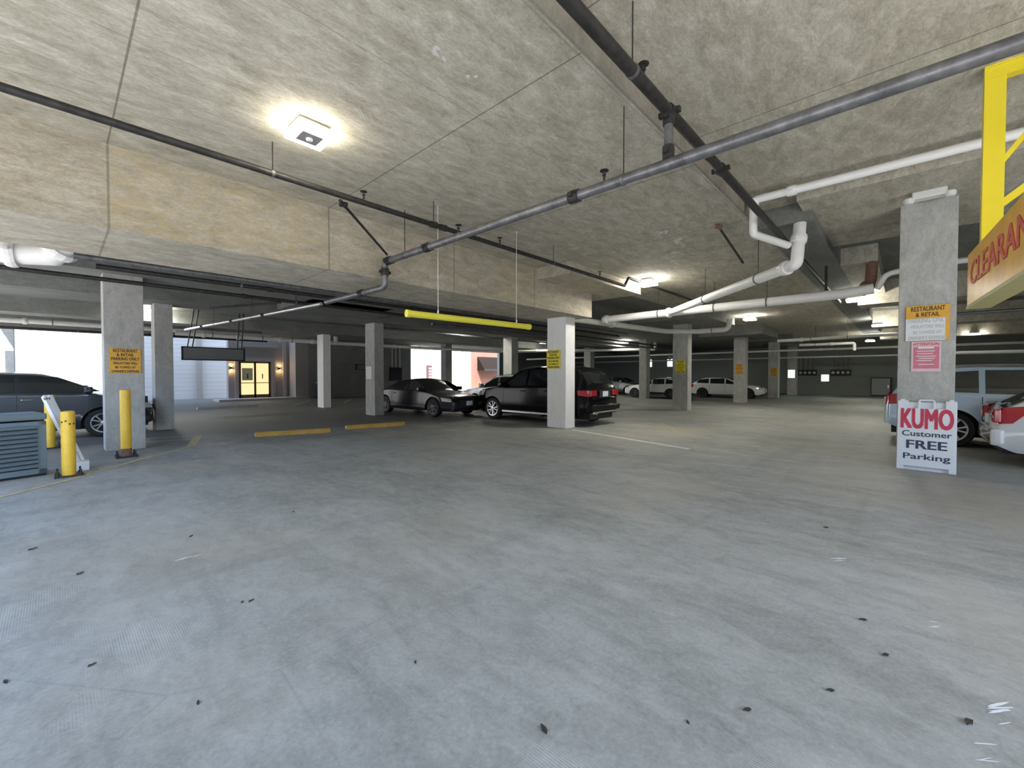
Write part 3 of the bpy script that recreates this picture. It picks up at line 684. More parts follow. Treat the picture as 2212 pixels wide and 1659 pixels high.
pipe('sprinkler_pipe', [(-2.0, 5.2, 3.75), (9.75, 5.2, 3.75), (9.95, 5.2, 3.98), (17.4, 5.2, 3.98)], 0.036, 'pipe_dark', 'thin black sprinkler pipe running past the ceiling light, parallel to the main beam',
     [(0, 0.50), (0, 0.515)], [(0, 0.313), (0, 0.5), (0, 0.75)], 0.03, [(0, 0.405), (0, 0.62), (0, 0.9)])
pipe('sway_brace', [(2.46, 5.24, 3.70), (3.70, 6.22, 3.47)], 0.018, 'pipe_dark', 'slanted black brace joining the thin black pipe to the grey main', rad=0, couplings=[(0, 0.06)], cat='brace')
pipe('sprinkler_main', [(3.78, -5.5, 3.4), (3.78, 6.42, 3.4), (3.78, 6.42, 2.98), (3.74, 8.6, 2.98)], 0.052, 'pipe_grey', 'thick grey sprinkler main crossing the room and dropping under the main beam',
     [(0, 0.68), (0, 0.90), (0, 0.99), (1, 0.4), (2, 0.35)], [(0, 0.632), (0, 0.95)], 0.09, [(0, 0.65), (0, 0.84)], cm='pipe_dark')
pipe('sprinkler_pipe', [(3.70, 8.75, 2.96), (3.55, 10.9, 2.98), (2.95, 17.6, 3.02)], 0.036, 'pipe_bright', 'pale pipe slanting away under the dark bay toward the hanging grey board', [(1, 0.1), (1, 0.4), (1, 0.75)], [(1, 0.2, 3.85), (1, 0.6, 3.85)], 0.0, cm='pipe_dark')
pipe('sprinkler_pipe', [(-1.5, 1.6, 3.88), (17.3, 1.6, 3.88)], 0.05, 'pipe_dark', 'scaly black pipe along the ceiling step, upper right', [(0, 0.283), (0, 0.36)], [(0, 0.245, 4.42), (0, 0.62, 4.1), (0, 0.9, 4.1)], 0, [(0, 0.255)])
pipe('riser_pipe', [(3.80, 1.6, 3.45), (3.80, 1.6, 3.86)], 0.04, 'pipe_grey', 'short grey riser joining the scaly black pipe to the grey main', [(0, 0.15), (0, 0.9)], rad=0, cm='pipe_dark')
pipe('drain_pipe', [(7.55, -5.5, 4.27), (7.55, 1.80, 4.27), (7.55, 1.80, 3.74), (8.46, 1.49, 3.70)], 0.058, 'pipe_white', 'white pipe along the drop panel edge, turning down at the scaly pipe', [(0, 0.93), (1, 0.1)], [], 0.06)
pipe('drain_pipe', [(8.70, 1.36, 4.10), (8.45, 1.36, 3.36), (12.36, 5.10, 3.36)], 0.095, 'pipe_white', 'thick white pipe dropping from the step and slanting to the long white pipe', [(0, 0.4), (1, 0.05)], [(1, 0.2, 4.1), (1, 0.6, 4.1)], 0.10)
pipe('drain_pipe', [(12.5, 7.45, 3.36), (12.5, 1.05, 3.40), (12.5, 0.55, 3.45)], 0.115, 'pipe_white', 'long thick white pipe from the bright column to the lit panel at right', [(0, 0.02), (0, 0.35)], [(0, 0.3, 4.1), (0, 0.55, 4.1), (0, 0.75, 4.1)], 0)
pipe('drain_pipe', [(10.9, 7.85, 3.3), (16.9, 7.2, 3.3), (17.9, 6.3, 3.3), (17.9, 5.1, 3.3), (17.9, 5.05, 3.7)], 0.10, 'pipe_cream', 'dusty white pipe passing behind the second column and elbowing upward', [(0, 0.4)], [(2, 0.5, 4.1)], 0.2)
pipe('drain_pipe', [(12.6, 0.5, 3.45), (12.6, 0.35, 3.75), (12.6, -0.2, 3.84), (12.6, -4.5, 3.84)], 0.06, 'pipe_white', 'white pipe passing behind the top of the tall grey column', [(2, 0.05)], [], 0.1)
pipe('cast_iron_pipe', [(12.62, 0.78, 3.40), (12.75, 0.62, 3.62), (12.8, 0.60, 4.1)], 0.11, 'rust', 'rusty brown bent pipe stub at the end of the long white pipe', [(0, 0.6)], [], 0.1)
pipe('hanger_strut', [(12.5, 1.42, 3.50), (12.5, 1.42, 4.1)], 0.028, 'pipe_dark', 'black vertical hanger rod by the rusty stub', rad=0, cat='hanger')
pipe('sway_brace', [(7.75, 2.40, 4.08), (8.75, 2.25, 3.60)], 0.02, 'pipe_dark', 'rust-headed black brace slanting to the thick white pipe', rad=0, couplings=[(0, 0.05)], cat='brace', cm='rust')
pipe('drain_pipe', [(25.0, 4.8, 3.25), (25.0, 1.3, 3.3), (25.0, -1.5, 3.3)], 0.075, 'pipe_cream', 'far white pipe crossing before the farthest columns', [(0, 0.3)], [(0, 0.4, 4.1), (0, 0.8, 4.1)], 0)
pipe('drain_pipe', [(27.2, 4.2, 3.12), (27.2, 1.9, 3.12), (27.2, 1.9, 2.75)], 0.07, 'pipe_cream', 'short far white pipe with a drop leg below the longer one', [(0, 0.6)], [(0, 0.3, 4.1)], 0.1)
pipe('drain_pipe', [(3.3, 21.6, 3.22), (9.4, 20.95, 3.12), (9.55, 20.9, 3.12), (9.55, 20.9, 3.85)], 0.10, 'pipe_cream', 'long dusty pipe above the lit doors, turning up left of the white-papered column', [(0, 0.15), (0, 0.35), (0, 0.62), (0, 0.85)], [(0, 0.2, 3.85), (0, 0.5, 3.85), (0, 0.7, 3.85)], 0.2, cm='pipe_cream')
pipe('drain_pipe', [(9.5, 20.85, 3.1), (20.4, 20.6, 3.12), (24.2, 16.3, 3.2), (28.2, 12.7, 3.3), (28.2, 12.7, 3.8)], 0.09, 'pipe_cream', 'long dusty pipe crossing above the sedan, the awning and the black SUV', [(0, 0.3), (0, 0.6), (1, 0.5)], [(0, 0.45, 3.85), (1, 0.5, 3.85)], 0.12)
pipe('drain_pipe', [(24.0, 17.4, 3.15), (24.2, 16.9, 3.3), (24.2, 16.9, 3.85)], 0.085, 'pipe_cream', 'short upright pipe stub above the black SUV, left of the bright column', [], [], 0.1)
pipe('vent_duct', [(-3.5, 10.2, 3.30), (-0.35, 9.55, 3.30), (-0.02, 9.38, 3.30), (0.30, 8.95, 3.62)], 0.17, 'duct', 'fat pale duct with an elbow under the main beam, far left', [(0, 0.75), (0, 0.9), (0, 0.98), (2, 0.3)], [], 0.0, cat='duct')
pipe('service_pipe', [(0.2, 8.95, 3.26), (17.0, 8.95, 3.30)], 0.05, 'pipe_grey', 'grey pipe hugging the far side of the main beam', [(0, 0.22), (0, 0.24)], [(0, 0.1, 3.85), (0, 0.5, 3.85)], 0)
pipe('service_pipe', [(0.45, 9.35, 3.22), (17.0, 9.35, 3.24)], 0.04, 'pipe_dark', 'black pipe just behind the grey one beyond the main beam', [(0, 0.15)], [(0, 0.12, 3.85)], 0)
pipe('service_pipe', [(-1.5, 10.9, 3.28), (26.0, 10.9, 3.28)], 0.04, 'pipe_dark', 'long black pipe above the big column, running on above the black cars', [(0, 0.16)], [(0, 0.2, 3.85), (0, 0.5, 3.85)], 0)
pipe('sway_brace', [(2.6, 12.5, 3.15), (3.68, 10.98, 3.24)], 0.025, 'pipe_dark', 'black slanted brace under the dark bay beside the pale slanting pipe', rad=0, cat='brace')
pipe('service_pipe', [(-6.0, 22.8, 3.42), (7.2, 22.8, 3.42)], 0.09, 'pipe_cream', 'pale pipe over the bright court opening', [(0, 0.4)], [(0, 0.45, 3.85)], 0)
pipe('service_pipe', [(-6.0, 23.4, 3.2), (7.2, 23.4, 3.2)], 0.05, 'pipe_dark', 'black pipe just below the pale one over the court opening', [], [(0, 0.5, 3.4)], 0)
for (y, z, x1, lab) in ((16.6, 3.55, 40, 'dark pipe across the rear bay before the awning'), (12.2, 3.3, 40, 'dark pipe running above the far white cars')):
    pipe('service_pipe', [(9.0, y, z), (x1, y, z)], 0.05, 'pipe_grey', lab, [(0, 0.5)], [(0, 0.2, 3.85), (0, 0.7, 3.85)], 0)
for (x, z, lab) in ((30.0, 3.0, 'dim grey pipe crossing before the farthest wall, higher one'), (38.0, 2.85, 'dim grey pipe crossing before the farthest wall, lower one')):
    pipe('service_pipe', [(x, -6, z), (x, 26, z)], 0.06, 'pipe_cream', lab, [(0, 0.3)], [], 0)
pipe('service_pipe', [(15.5, -6, 3.05), (15.5, 0.1, 3.05), (15.5, 0.1, 3.5)], 0.04, 'pipe_grey', 'dim pipe in the dark bay right of the tall column', [], [], 0.1)
pipe('service_pipe', [(19.0, -6, 2.2), (19.0, -0.2, 2.2)], 0.05, 'pipe_cream', 'low dim rail above the pale blue car roof', [], [], 0)

# ------------------------------------------------------------------ far wall fittings
def meter_bank(y, label):
    t = thing('meter_bank', label, 'electric meters', (40.99, y, 1.72), R(-90), 'meter banks on the far wall')
    obj('enclosure', mk(box, -0.62, 0.62, -0.2, 0, -0.22, 0.22, 0.01), M['black'], t)
    for k in range(4):
        x = -0.45+k*0.3
        b = NB(); lathe(b, [(0.11, -0.2), (0.11, -0.26), (0.08, -0.31)], 'Y', (x, 0, 0.0), 18); obj('meter', b, M['meter'], t)
        obj('conduit', mk(tube, [(x, -0.1, 0.2), (x, -0.1, 1.35)], 0.035, 8), M['pipe_grey'], t)
meter_bank(5.75, 'bank of four meters with conduits on the dim far wall, left of the other bank')
meter_bank(3.65, 'bank of four brighter meters on the far wall, nearer the tall grey column')
t = thing('exit_plate', 'small pale teal lit plate on the farthest column', 'sign', (38.39, 6.42, 1.62), R(-90)); obj('face', mk(box, -0.22, 0.22, -0.03, 0, -0.3, 0.3), M['exitlit'], t); obj('rim', mk(box, -0.25, 0.25, -0.02, 0, -0.33, 0.33), M['greymetal'], t)
t = thing('exit_plate', 'small pale teal lit plate on the far wall between the meter banks', 'sign', (40.99, 4.62, 1.3), R(-90)); obj('face', mk(box, -0.24, 0.24, -0.03, 0, -0.26, 0.26), M['exitlit'], t); obj('rim', mk(box, -0.27, 0.27, -0.02, 0, -0.29, 0.29), M['greymetal'], t)
for (y, lab) in ((19.05, 'white notice plate with a round cap on the far wall above the grey car'), (16.95, 'white notice plate partly behind the second column with the yellow sign')):
    t = thing('notice_plate', lab, 'sign', (40.99, y, 2.8), R(-90), 'white plates on the far wall')
    obj('plate', mk(box, -0.24, 0.24, -0.03, 0, -0.42, 0.28), emis('glowing_white_plate', (0.92, 1, 0.97), 0.7), t)  # plate material carries a weak glow of its own
    b = NB(); lathe(b, [(0.2, -0.05), (0.2, 0.0)], 'Y', (0, 0, 0.42), 16); obj('cap', b, M['paper'], t)
t = thing('utility_cabinet', 'dark cabinet standing at the far wall left of the tall column', 'cabinet', (40.6, 1.3, 0), R(-90))
obj('body', mk(box, -0.55, 0.55, -0.35, 0.35, 0, 1.35, 0.02), M['black'], t); obj('door', mk(box, -0.5, 0.5, -0.37, -0.35, 0.1, 1.28), M['greymetal'], t); obj('handle', mk(box, 0.38, 0.42, -0.40, -0.37, 0.6, 0.8), M['chrome'], t)
t = thing('trash_bin', 'dark bin beside the entrance pillar at the dim back wall', 'bin', (11.9, 28.0, 0), 0)
obj('body', mk(lathe, [(0.42, 0.0), (0.45, 1.0)], 'Z', (0, 0, 0), 4), M['black'], t); obj('lid', mk(lathe, [(0.48, 1.0), (0.48, 1.06), (0.3, 1.12)], 'Z', (0, 0, 0), 4), M['cond'], t)
t = thing('wall_conduit_panel', 'dark electrical panel with conduits on the back wall left of the bright opening', 'electrical panel', (17.6, 28.5, 2.0), 0)
obj('panel', mk(box, -0.5, 0.5, -0.15, 0, -0.9, 0.1, 0.01), M['black'], t)
for k, x in enumerate((-0.3, 0.0, 0.35)): obj('conduit', mk(tube, [(x, -0.08, 0.1), (x, -0.08, 1.6)], 0.04, 8), M['pipe_cream'], t)
t = thing('wall_box', 'small dark box on the back wall behind the dark sports sedan', 'electrical box', (15.0, 28.5, 2.1), 0)
obj('case', mk(box, -0.6, 0.6, -0.15, 0, -0.2, 0.2, 0.01), M['black'], t); obj('cover', mk(box, -0.55, 0.55, -0.16, -0.15, -0.16, 0.16), M['greymetal'], t)

# ------------------------------------------------------------------ litter on the floor
def leaf(x, y, s, rz, label):
    b = NB(); pts = [(-1, 0), (-0.55, 0.38), (0.1, 0.46), (0.7, 0.22), (1.25, 0.0), (0.7, -0.24), (0.1, -0.44), (-0.55, -0.36)]
    c0 = b.verts.new((0, 0, s*0.16)); c1 = b.verts.new((0, 0, s*0.16+0.004))
    lo = [b.verts.new((p[0]*s, p[1]*s, s*0.30*abs(math.sin(i*1.7)))) for i, p in enumerate(pts)]
    up = [b.verts.new((v.co.x, v.co.y, v.co.z+0.004)) for v in lo]
    for i in range(8):
        k = (i+1) % 8
        b.faces.new((c0, lo[k], lo[i])); b.faces.new((c1, up[i], up[k])); b.faces.new((lo[i], lo[k], up[k], up[i]))
    o = obj('dry_leaf', b, M['leaf'], None, (x, y, 0.001)); o.rotation_euler = (0, 0, rz)
    tag(o, label, 'leaf', 'dry leaves on the floor'); return o
LEAVES = ((1.381, 1.099, .024, 1.2, 'biggest dry black leaf, lying nearest the camera at bottom centre'),
          (2.085, 0.498, .020, 2.5, 'dark leaf at lower right, nearest of the line of leaves'), (2.484, 0.240, .019, 2.3, 'dark leaf at lower right, second of the line of leaves'),
          (3.003, 0.058, .022, 2.6, 'dark leaf at lower right, third of the line of leaves'), (3.344, 0.169, .022, 2.2, 'dark leaf at right, farthest of the line of leaves'),
          (0.86, 3.165, .018, 0.3, 'dark leaf left of centre, right one of a close pair'), (0.815, 3.19, .013, 0.9, 'tiny dark leaf left of centre, left one of a close pair'),
          (1.254, 1.854, .011, 1.0, 'small dark leaf up and left of the biggest leaf'), (0.103, 3.062, .016, 0.2, 'small curled leaf at lower left'),
          (0.834, 4.854, .020, 0.7, 'dark leaf just beyond the white scrape at left'), (-0.19, 3.2, .018, 1.8, 'leaf at the very left frame edge'),
          (-0.161, 5.493, .028, 0.4, 'brown leaf at left, in front of the condenser cabinet'), (5.143, 0.552, .020, 2.0, 'flat dark leaf on the grey floor before the sidewalk sign'),
          (1.834, 0.668, .010, 1.0, 'leaf crumb between the biggest leaf and the line of leaves'), (2.66, -0.22, .028, 2.9, 'brownish twig leaf at the lower right corner'),
          (0.10, 4.55, .022, 0.5, 'brown leaf at left between the frame edge leaf and the condenser'), (0.42, 2.35, .014, 1.4, 'small brown leaf at lower left, nearest the bottom edge'),
          (1.75, 4.9, .016, 2.0, 'small dark leaf right of the white scrape, alone on the floor'))
for a in LEAVES: leaf(*a)
def scuff(bm, cx, cy, L, wd, ang, n=3, z=0.0025):
    for k in range(n):
        x = cx+rnd.uniform(-.3, .3)*L; y = cy+rnd.uniform(-.3, .3)*wd*2; l = L*rnd.uniform(.25, .6); w_ = wd*rnd.uniform(.3, .8); a = ang+rnd.uniform(-.15, .15)
        vs = []
        for i in range(9):
            t = 2*math.pi*i/9; px = math.cos(t)*l/2*rnd.uniform(.7, 1.1); py = math.sin(t)*w_/2*rnd.uniform(.6, 1.2)
            vs.append(bm.verts.new((x+px*math.cos(a)-py*math.sin(a), y+px*math.sin(a)+py*math.cos(a), z+0.0002*k)))
        bm.faces.new(vs)
b = NB()
for (x, y, L, wd, an, n) in ((4.32, 0.385, .24, .03, -0.85, 4), (3.58, -0.15, .16, .014, -0.9, 3), (2.83, -0.33, .26, .018, -0.75, 6), (2.50, -0.25, .2, .012, -0.8, 3), (0.70, 4.30, .22, .02, 0.2, 5), (1.7, 9.1, .35, .05, -0.3, 3)):
    scuff(b, x, y, L, wd, an, n)
struct('floor_marking_scrapes', b, plain('chalky_scrape', (0.70, 0.72, 0.72), 0.9))
b = NB()
for (x, y, L, wd, an, n) in ((2.09, 2.80, .14, .07, 0.3, 5), (2.20, 2.83, .08, .05, 0.3, 3), (2.50, 2.80, .09, .07, 0.2, 3), (8.25, 3.25, .5, .12, 0.9, 6), (8.9, 3.62, .5, .10, 1.2, 6), (7.5, 3.28, .35, .12, 0.4, 6), (9.7, 3.95, .9, .05, 1.0, 4), (2.15, 4.0, .5, .012, 0.75, 3)):
    scuff(b, x, y, L, wd, an, n, 4.0975)
struct('ceiling_patch', b, plain('chalky_ceiling_patch', (0.66, 0.65, 0.60), 0.9, var=0.1))

# ------------------------------------------------------------------ cars (x forward, y left, z up; origin on the floor under the middle)
def lerp(tab, x):
    if x <= tab[0][0]: return tab[0][1]
    for (a, p), (c, q) in zip(tab, tab[1:]):
        if x <= c: return p+(q-p)*(x-a)/(c-a)
    return tab[-1][1]
def sm(a, b, x):
    t = min(1, max(0, (x-a)/(b-a))); return t*t*(3-2*t)
class Car:
    """surface functions of a car body given as side profile tables; everything else is placed on them"""
    def __init__(s, L, W, top, belt, wheels, wr, sill=0.24, tumble=0.36, taper=0.13):
        s.L, s.W, s.top_t, s.belt_t, s.wx, s.wr, s.sill, s.k, s.taper = L, W, top, belt, wheels, wr, sill, tumble, taper
    def top(s, x):
        return sum(lerp(s.top_t, x+d) for d in (-.09, -.045, 0, .045, .09))/5
    def half(s, x):
        q = abs(x)/(s.L/2); w_ = s.W/2*(1-s.taper*sm(.62, 1.0, q)**1.6)
        if q > .955: w_ *= 1-0.16*((q-.955)/.045)**2
        return w_
    def belt(s, x): return min(lerp(s.belt_t, x), s.top(x)-0.035)
    def bottom(s, x):
        q = abs(x)/(s.L/2); z = s.sill+0.10*sm(.86, 1.0, q)
        for c in s.wx:
            Ra = s.wr+0.055
            if abs(x-c) < Ra: z = max(z, s.wr+math.sqrt(Ra*Ra-(x-c)**2)*0.98)
        return z
    def roofedge(s, x):
        return max(s.belt(x)+0.01, s.top(x)-0.055)
    def wbelt(s, x): return s.half(x)*0.965
    def side(s, x, z):
        """half width of the flank at height z"""
        b = s.belt(x); h = s.half(x)
        if z <= b:
            t = (z-s.sill)/max(0.05, b-s.sill)
            if t < .15: return h*(0.955+0.045*max(0, t)/.15)
            return h*(1-0.035*((t-.15)/.85)**2)
        return s.wbelt(x)-s.k*(z-b)*(1+0.25*(z-b))
    def wroof(s, x): return s.side(x, s.roofedge(x))
    def crown(s, x, y):
        wr = max(.05, s.wroof(x)); q = min(1, abs(y)/wr); return s.top(x)-0.055*q**2.6
    def section(s, x):
        b = s.belt(x); zb = min(s.bottom(x), b-0.06); pts = [(s.side(x, zb), zb)]
        for t in (.14, .3, .5, .68, .84, .95, 1.0): z = zb+(b-zb)*t; pts.append((s.side(x, z), z))
        e = s.roofedge(x)
        for t in (.08, .35, .65, .9, 1.0): z = b+(e-b)*t; pts.append((s.side(x, z), z))
        wr = s.wroof(x)
        for t in (.94, .8, .5, .2, 0): pts.append((wr*t, s.crown(x, wr*t)))
        return pts
    def stations(s):
        n = 96; xs = [-s.L/2+s.L*i/n for i in range(n+1)]
        for c in s.wx:
            for d in (-1, 1): xs += [c+d*(s.wr+.055), c+d*(s.wr+.052), c+d*(s.wr+.03)]
        xs += [s.L/2*q for q in (.97, .985, .995, -.97, -.985, -.995)]
        return sorted(set(round(x, 4) for x in xs))
    def body(s):
        bm = NB(); rows = []
        for x in s.stations():
            sec = s.section(x); L_ = [bm.verts.new((x, y, z)) for y, z in sec]; R_ = [bm.verts.new((x, -y, z)) for y, z in sec[:-1]]
            rows.append(L_+list(reversed(R_)))
        for a, c in zip(rows, rows[1:]):
            for i in range(len(a)-1): bm.faces.new((a[i], a[i+1], c[i+1], c[i]))
        bm.faces.new(rows[0]); bm.faces.new(rows[-1]); return bm
    def flank(s, bm, lower, upper, side, off=0.006, n=10, thick=0.0):
        """patch on the flank bounded by two (x,z) polylines"""
        def at(pl, t):
            t *= len(pl)-1; i = min(int(t), len(pl)-2); f = t-i; return (pl[i][0]+(pl[i+1][0]-pl[i][0])*f, pl[i][1]+(pl[i+1][1]-pl[i][1])*f)
        g = []
        for i in range(n+1):
            a, c = at(lower, i/n), at(upper, i/n); row = []
            for j in range(5):
                x, z = a[0]+(c[0]-a[0])*j/4, a[1]+(c[1]-a[1])*j/4
                row.append(bm.verts.new((x, side*(s.side(x, z)+off), z)))
            g.append(row)
        for i in range(n):
            for j in range(4): bm.faces.new((g[i][j], g[i+1][j], g[i+1][j+1], g[i][j+1]))
    def screen(s, bm, x0, x1, m0, m1, off=0.008, n=8):
        """windscreen or rear window patch between stations x0 and x1, margins m from the roof edge"""
        g = []
        for i in range(n+1):
            x = x0+(x1-x0)*i/n; wr = s.wroof(x)-(m0+(m1-m0)*i/n); row = []
            for j in range(9):
                y = wr*(j/4-1); row.append(bm.verts.new((x, y, s.crown(x, y)+off)))
            g.append(row)
        for i in range(n):
            for j in range(8): bm.faces.new((g[i][j], g[i+1][j], g[i+1][j+1], g[i][j+1]))
def wheel_meshes(wr, wd, spokes, rimr=0.68):
    ty = NB(); lathe(ty, [(wr*rimr, -wd/2), (wr*.93, -wd/2), (wr*.985, -wd*.40), (wr, -wd*.25), (wr, wd*.25), (wr*.985, wd*.40), (wr*.93, wd/2), (wr*rimr, wd/2), (wr*rimr, 0)], 'Y', (0, 0, 0), 32, True)
    rm = NB(); q = wr*rimr
    lathe(rm, [(q, -wd*.46), (q*1.02, -wd*.5), (q*1.0, -wd*.52), (q*.90, -wd*.50), (q*.86, -wd*.2), (q*.86, wd*.4), (q, wd*.4)], 'Y', (0, 0, 0), 32, True)
    for k in range(spokes):
        a = 2*math.pi*k/spokes; d = Vector((math.cos(a), 0, math.sin(a)))
        for sp in (-.16, .16):
            a2 = a+sp*1.6; e = Vector((math.cos(a2), 0, math.sin(a2)))
            bar(rm, d*q*.12+Vector((0, -wd*.40, 0)), e*q*.93+Vector((0, -wd*.44, 0)), q*.15, wd*.14)
    lathe(rm, [(q*.26, -wd*.30), (q*.26, -wd*.46), (q*.15, -wd*.50)], 'Y', (0, 0, 0), 20)
    dk = NB(); lathe(dk, [(q*.85, -wd*.14), (q*.85, -wd*.08)], 'Y', (0, 0, 0), 24)
    return ty, rm, dk
def make_car(name, label, loc, rz, c, paint, glass, doors, rims='alloy', spokes=5, screens=(), lamps=(), tail=(), sill_trim=None, rails=False, mirrors=None, plate=None, handles=(), grille=None, lower=None, extras=None, plate_f=None):
    t = thing(name, label, 'car', loc, rz)
    obj('body', c.body(), M[paint], t, smooth=38)
    b = NB(); zt = min(c.belt(x) for x in (-c.L*.3, 0, c.L*.3))-.05
    box(b, -c.L/2+.12, c.L/2-.14, -c.W/2+.30, c.W/2-.30, 0.2, zt); box(b, -c.L*.13, c.L*.13, -c.W/2+.1, c.W/2-.1, 0.2, .34); obj('underbody', b, M['black'], t)
    for (lo, up) in glass:
        for s in (-1, 1): b = NB(); c.flank(b, lo, up, s); obj('side_window', b, M['glass'], t)
    for i, (x0, x1, m0, m1) in enumerate(screens):
        b = NB(); c.screen(b, x0, x1, m0, m1); obj('windscreen' if i == 0 else 'rear_window', b, M['glass'], t)
    for s in (-1, 1):
        for x in doors:
            zb, zt = c.sill+.10, c.belt(x)-.01
            b = NB(); c.flank(b, [(x-.006, zb), (x+.006, zb)], [(x-.006, zt), (x+.006, zt)], s, .002, 1); obj('door_seam', b, M['black'], t)
        for (x, z) in handles:
            y = c.side(x, z); b = NB(); box(b, x-.09, x+.09, *sorted((s*(y-.005), s*(y+.035))), z-.014, z+.014, .01); obj('door_handle', b, M[paint if paint != 'car_dark' else 'chrome'], t)
        if mirrors:
            x, z = mirrors; y = c.side(x, z); b = NB(); box(b, x-.06, x+.10, *sorted((s*(y+.03), s*(y+.22))), z-.02, z+.13, .04); box(b, x-.01, x+.05, *sorted((s*(y-.03), s*(y+.06))), z-.02, z+.03); obj('side_mirror', b, M[paint], t)
        if sill_trim:
            b = NB(); x0, x1 = c.wx[0]+c.wr+.1, c.wx[1]-c.wr-.1; y = c.W/2; box(b, x0, x1, *sorted((s*(y-.06), s*(y+.015))), c.sill-.02, c.sill+.05, .015); obj('running_board', b, M[sill_trim], t)
        if lower:
            b = NB(); c.flank(b, [(c.wx[0]+c.wr+.06, c.sill+.02), (c.wx[1]-c.wr-.06, c.sill+.02)], [(c.wx[0]+c.wr+.06, c.sill+.17), (c.wx[1]-c.wr-.06, c.sill+.17)], s, .01, 6); obj('sill_cladding', b, M[lower], t)
        for (lo, up) in lamps: b = NB(); c.flank(b, lo, up, s, .010); obj('headlight', b, M['clearlens'], t)
        for (lo, up) in tail: b = NB(); c.flank(b, lo, up, s, .010); obj('tail_light', b, M['redlens'], t)
        if rails:
            xs = [-c.L*.30+i*c.L*.42/8 for i in range(9)]; b = NB(); tube(b, [(x, s*(c.wroof(x)-.06), c.crown(x, c.wroof(x)-.06)+(.045 if 0 < i < 8 else -.005)) for i, x in enumerate(xs)], .016, 8); obj('roof_rail', b, M['chrome'], t)
    if plate:
        z = plate; x = -c.L/2; obj('licence_plate', mk(box, x-.02, x+.0, -.155, .155, z-.08, z+.08, .004), M['plate'], t)
    if plate_f:
        x = c.L/2; obj('licence_plate', mk(box, x-.0, x+.025, -.155, .155, plate_f-.08, plate_f+.08, .004), M['plate'], t)
    if grille:
        x = c.L/2; z0, z1, hw = grille; g = NB(); box(g, x-.05, x+.008, -hw, hw, z0, z1, .01); gr = obj('grille', g, M['black'], t)
        for k in range(5): obj('slat', mk(box, x+.006, x+.014, -hw*.95, hw*.95, z0+(z1-z0)*(k+.5)/5-.004, z0+(z1-z0)*(k+.5)/5+.004), M['alloy_dark'], gr)
    first = None
    for x in c.wx:
        for s in (-1, 1):
            if first is None:
                ty, rm, dk = wheel_meshes(c.wr, .22, spokes)
                wh = obj('wheel', ty, M['rubber'], t, smooth=40); ri = obj('rim', rm, M[rims], wh, smooth=40); di = obj('brake_disc', dk, M['black'], wh)
                first = (wh, ri, di)
            else:
                wh = first[0].copy(); COL.objects.link(wh); wh.parent = t
                for q in first[1:]: d = q.copy(); COL.objects.link(d); d.parent = wh
            wh.location = (x, s*(c.W/2-.125), c.wr); wh.rotation_euler = (0, 0, 0 if s < 0 else math.pi)
    if extras: extras(t, c)
    return t
def poly(*p): return list(p)

# --- sedan with a chopped greenhouse (left edge, sports sedan variant below)
def sedan(L, W, H, wb, fo, wr, hood=.98, belt=.98, trunk=1.06, cab=(.0, .0), tumble=.36, ws=1.42):
    F = L/2; wf = F-fo; wx = (wf-wb, wf)
    top = [(-F, .62), (-F+.05, trunk-.12), (-F+.25, trunk-.02), (-F+.85+cab[0], trunk+.01), (-F+1.65+cab[0], H-.06), (-F+2.3, H), (F-ws-.93, H-.02), (F-ws-.73, H-.07), (F-ws, hood+.02), (F-.5, hood-.10), (F-.14, hood-.20), (F-.02, .60), (F, .56)]
    bl = [(-F, trunk-.16), (-F+1.2, belt+.02), (F-ws, belt-.03), (F-.3, hood-.24), (F, .5)]
    c = Car(L, W, top, bl, wx, wr, .22, tumble); return c
def sedan_glass(c, H, bz, x_b, x_f, split):
    """three panes: front door, rear door, quarter"""
    F = c.L/2; out = []
    up = H-.085
    out.append((poly((split+.04, bz+.03), (x_f+.45, bz+.02), (x_f+.72, bz+.02)), poly((split+.04, up-.0), (x_f-.02, up-.03), (x_f+.66, bz+.045))))
    out.append((poly((x_b-.10, bz+.05), (split-.04, bz+.03)), poly((x_b+.10, up-.05), (split-.04, up))))
    out.append((poly((x_b-.62, bz+.085), (x_b-.16, bz+.055)), poly((x_b-.55, bz+.10), (x_b+.03, up-.06))))
    return out
cA = sedan(5.0, 1.9, 1.58, 3.05, 1.0, .345, hood=1.04, belt=1.08, trunk=1.14, ws=1.12)
make_car('sedan_car', 'dark slate sedan with a chrome door handle behind the big column and bollards', (-0.72, 15.28, 0), 0, cA, 'car_dark',
         sedan_glass(cA, 1.58, 1.09, -.55, .75, .12), (1.25, .12, -1.0), 'alloy', 5, ((1.36, .66, .06, .05), (-1.65, -.92, .05, .05)),
         (((2.18, .70), (2.42, .66)), ) and ((poly((2.12, .68), (2.44, .66)), poly((2.10, .82), (2.40, .78))),), (poly((-2.44, .72), (-2.25, .72)), poly((-2.42, .98), (-2.22, .99))) and ((poly((-2.44, .72), (-2.25, .72)), poly((-2.42, .98), (-2.22, .99))),),
         mirrors=(1.22, 1.10), handles=((.27, .95), (-.85, .97)), grille=(.42, .72, .5), plate=.75)
cB = sedan(4.75, 1.86, 1.40, 2.9, .95, .345, hood=.90, belt=.92, trunk=1.0)
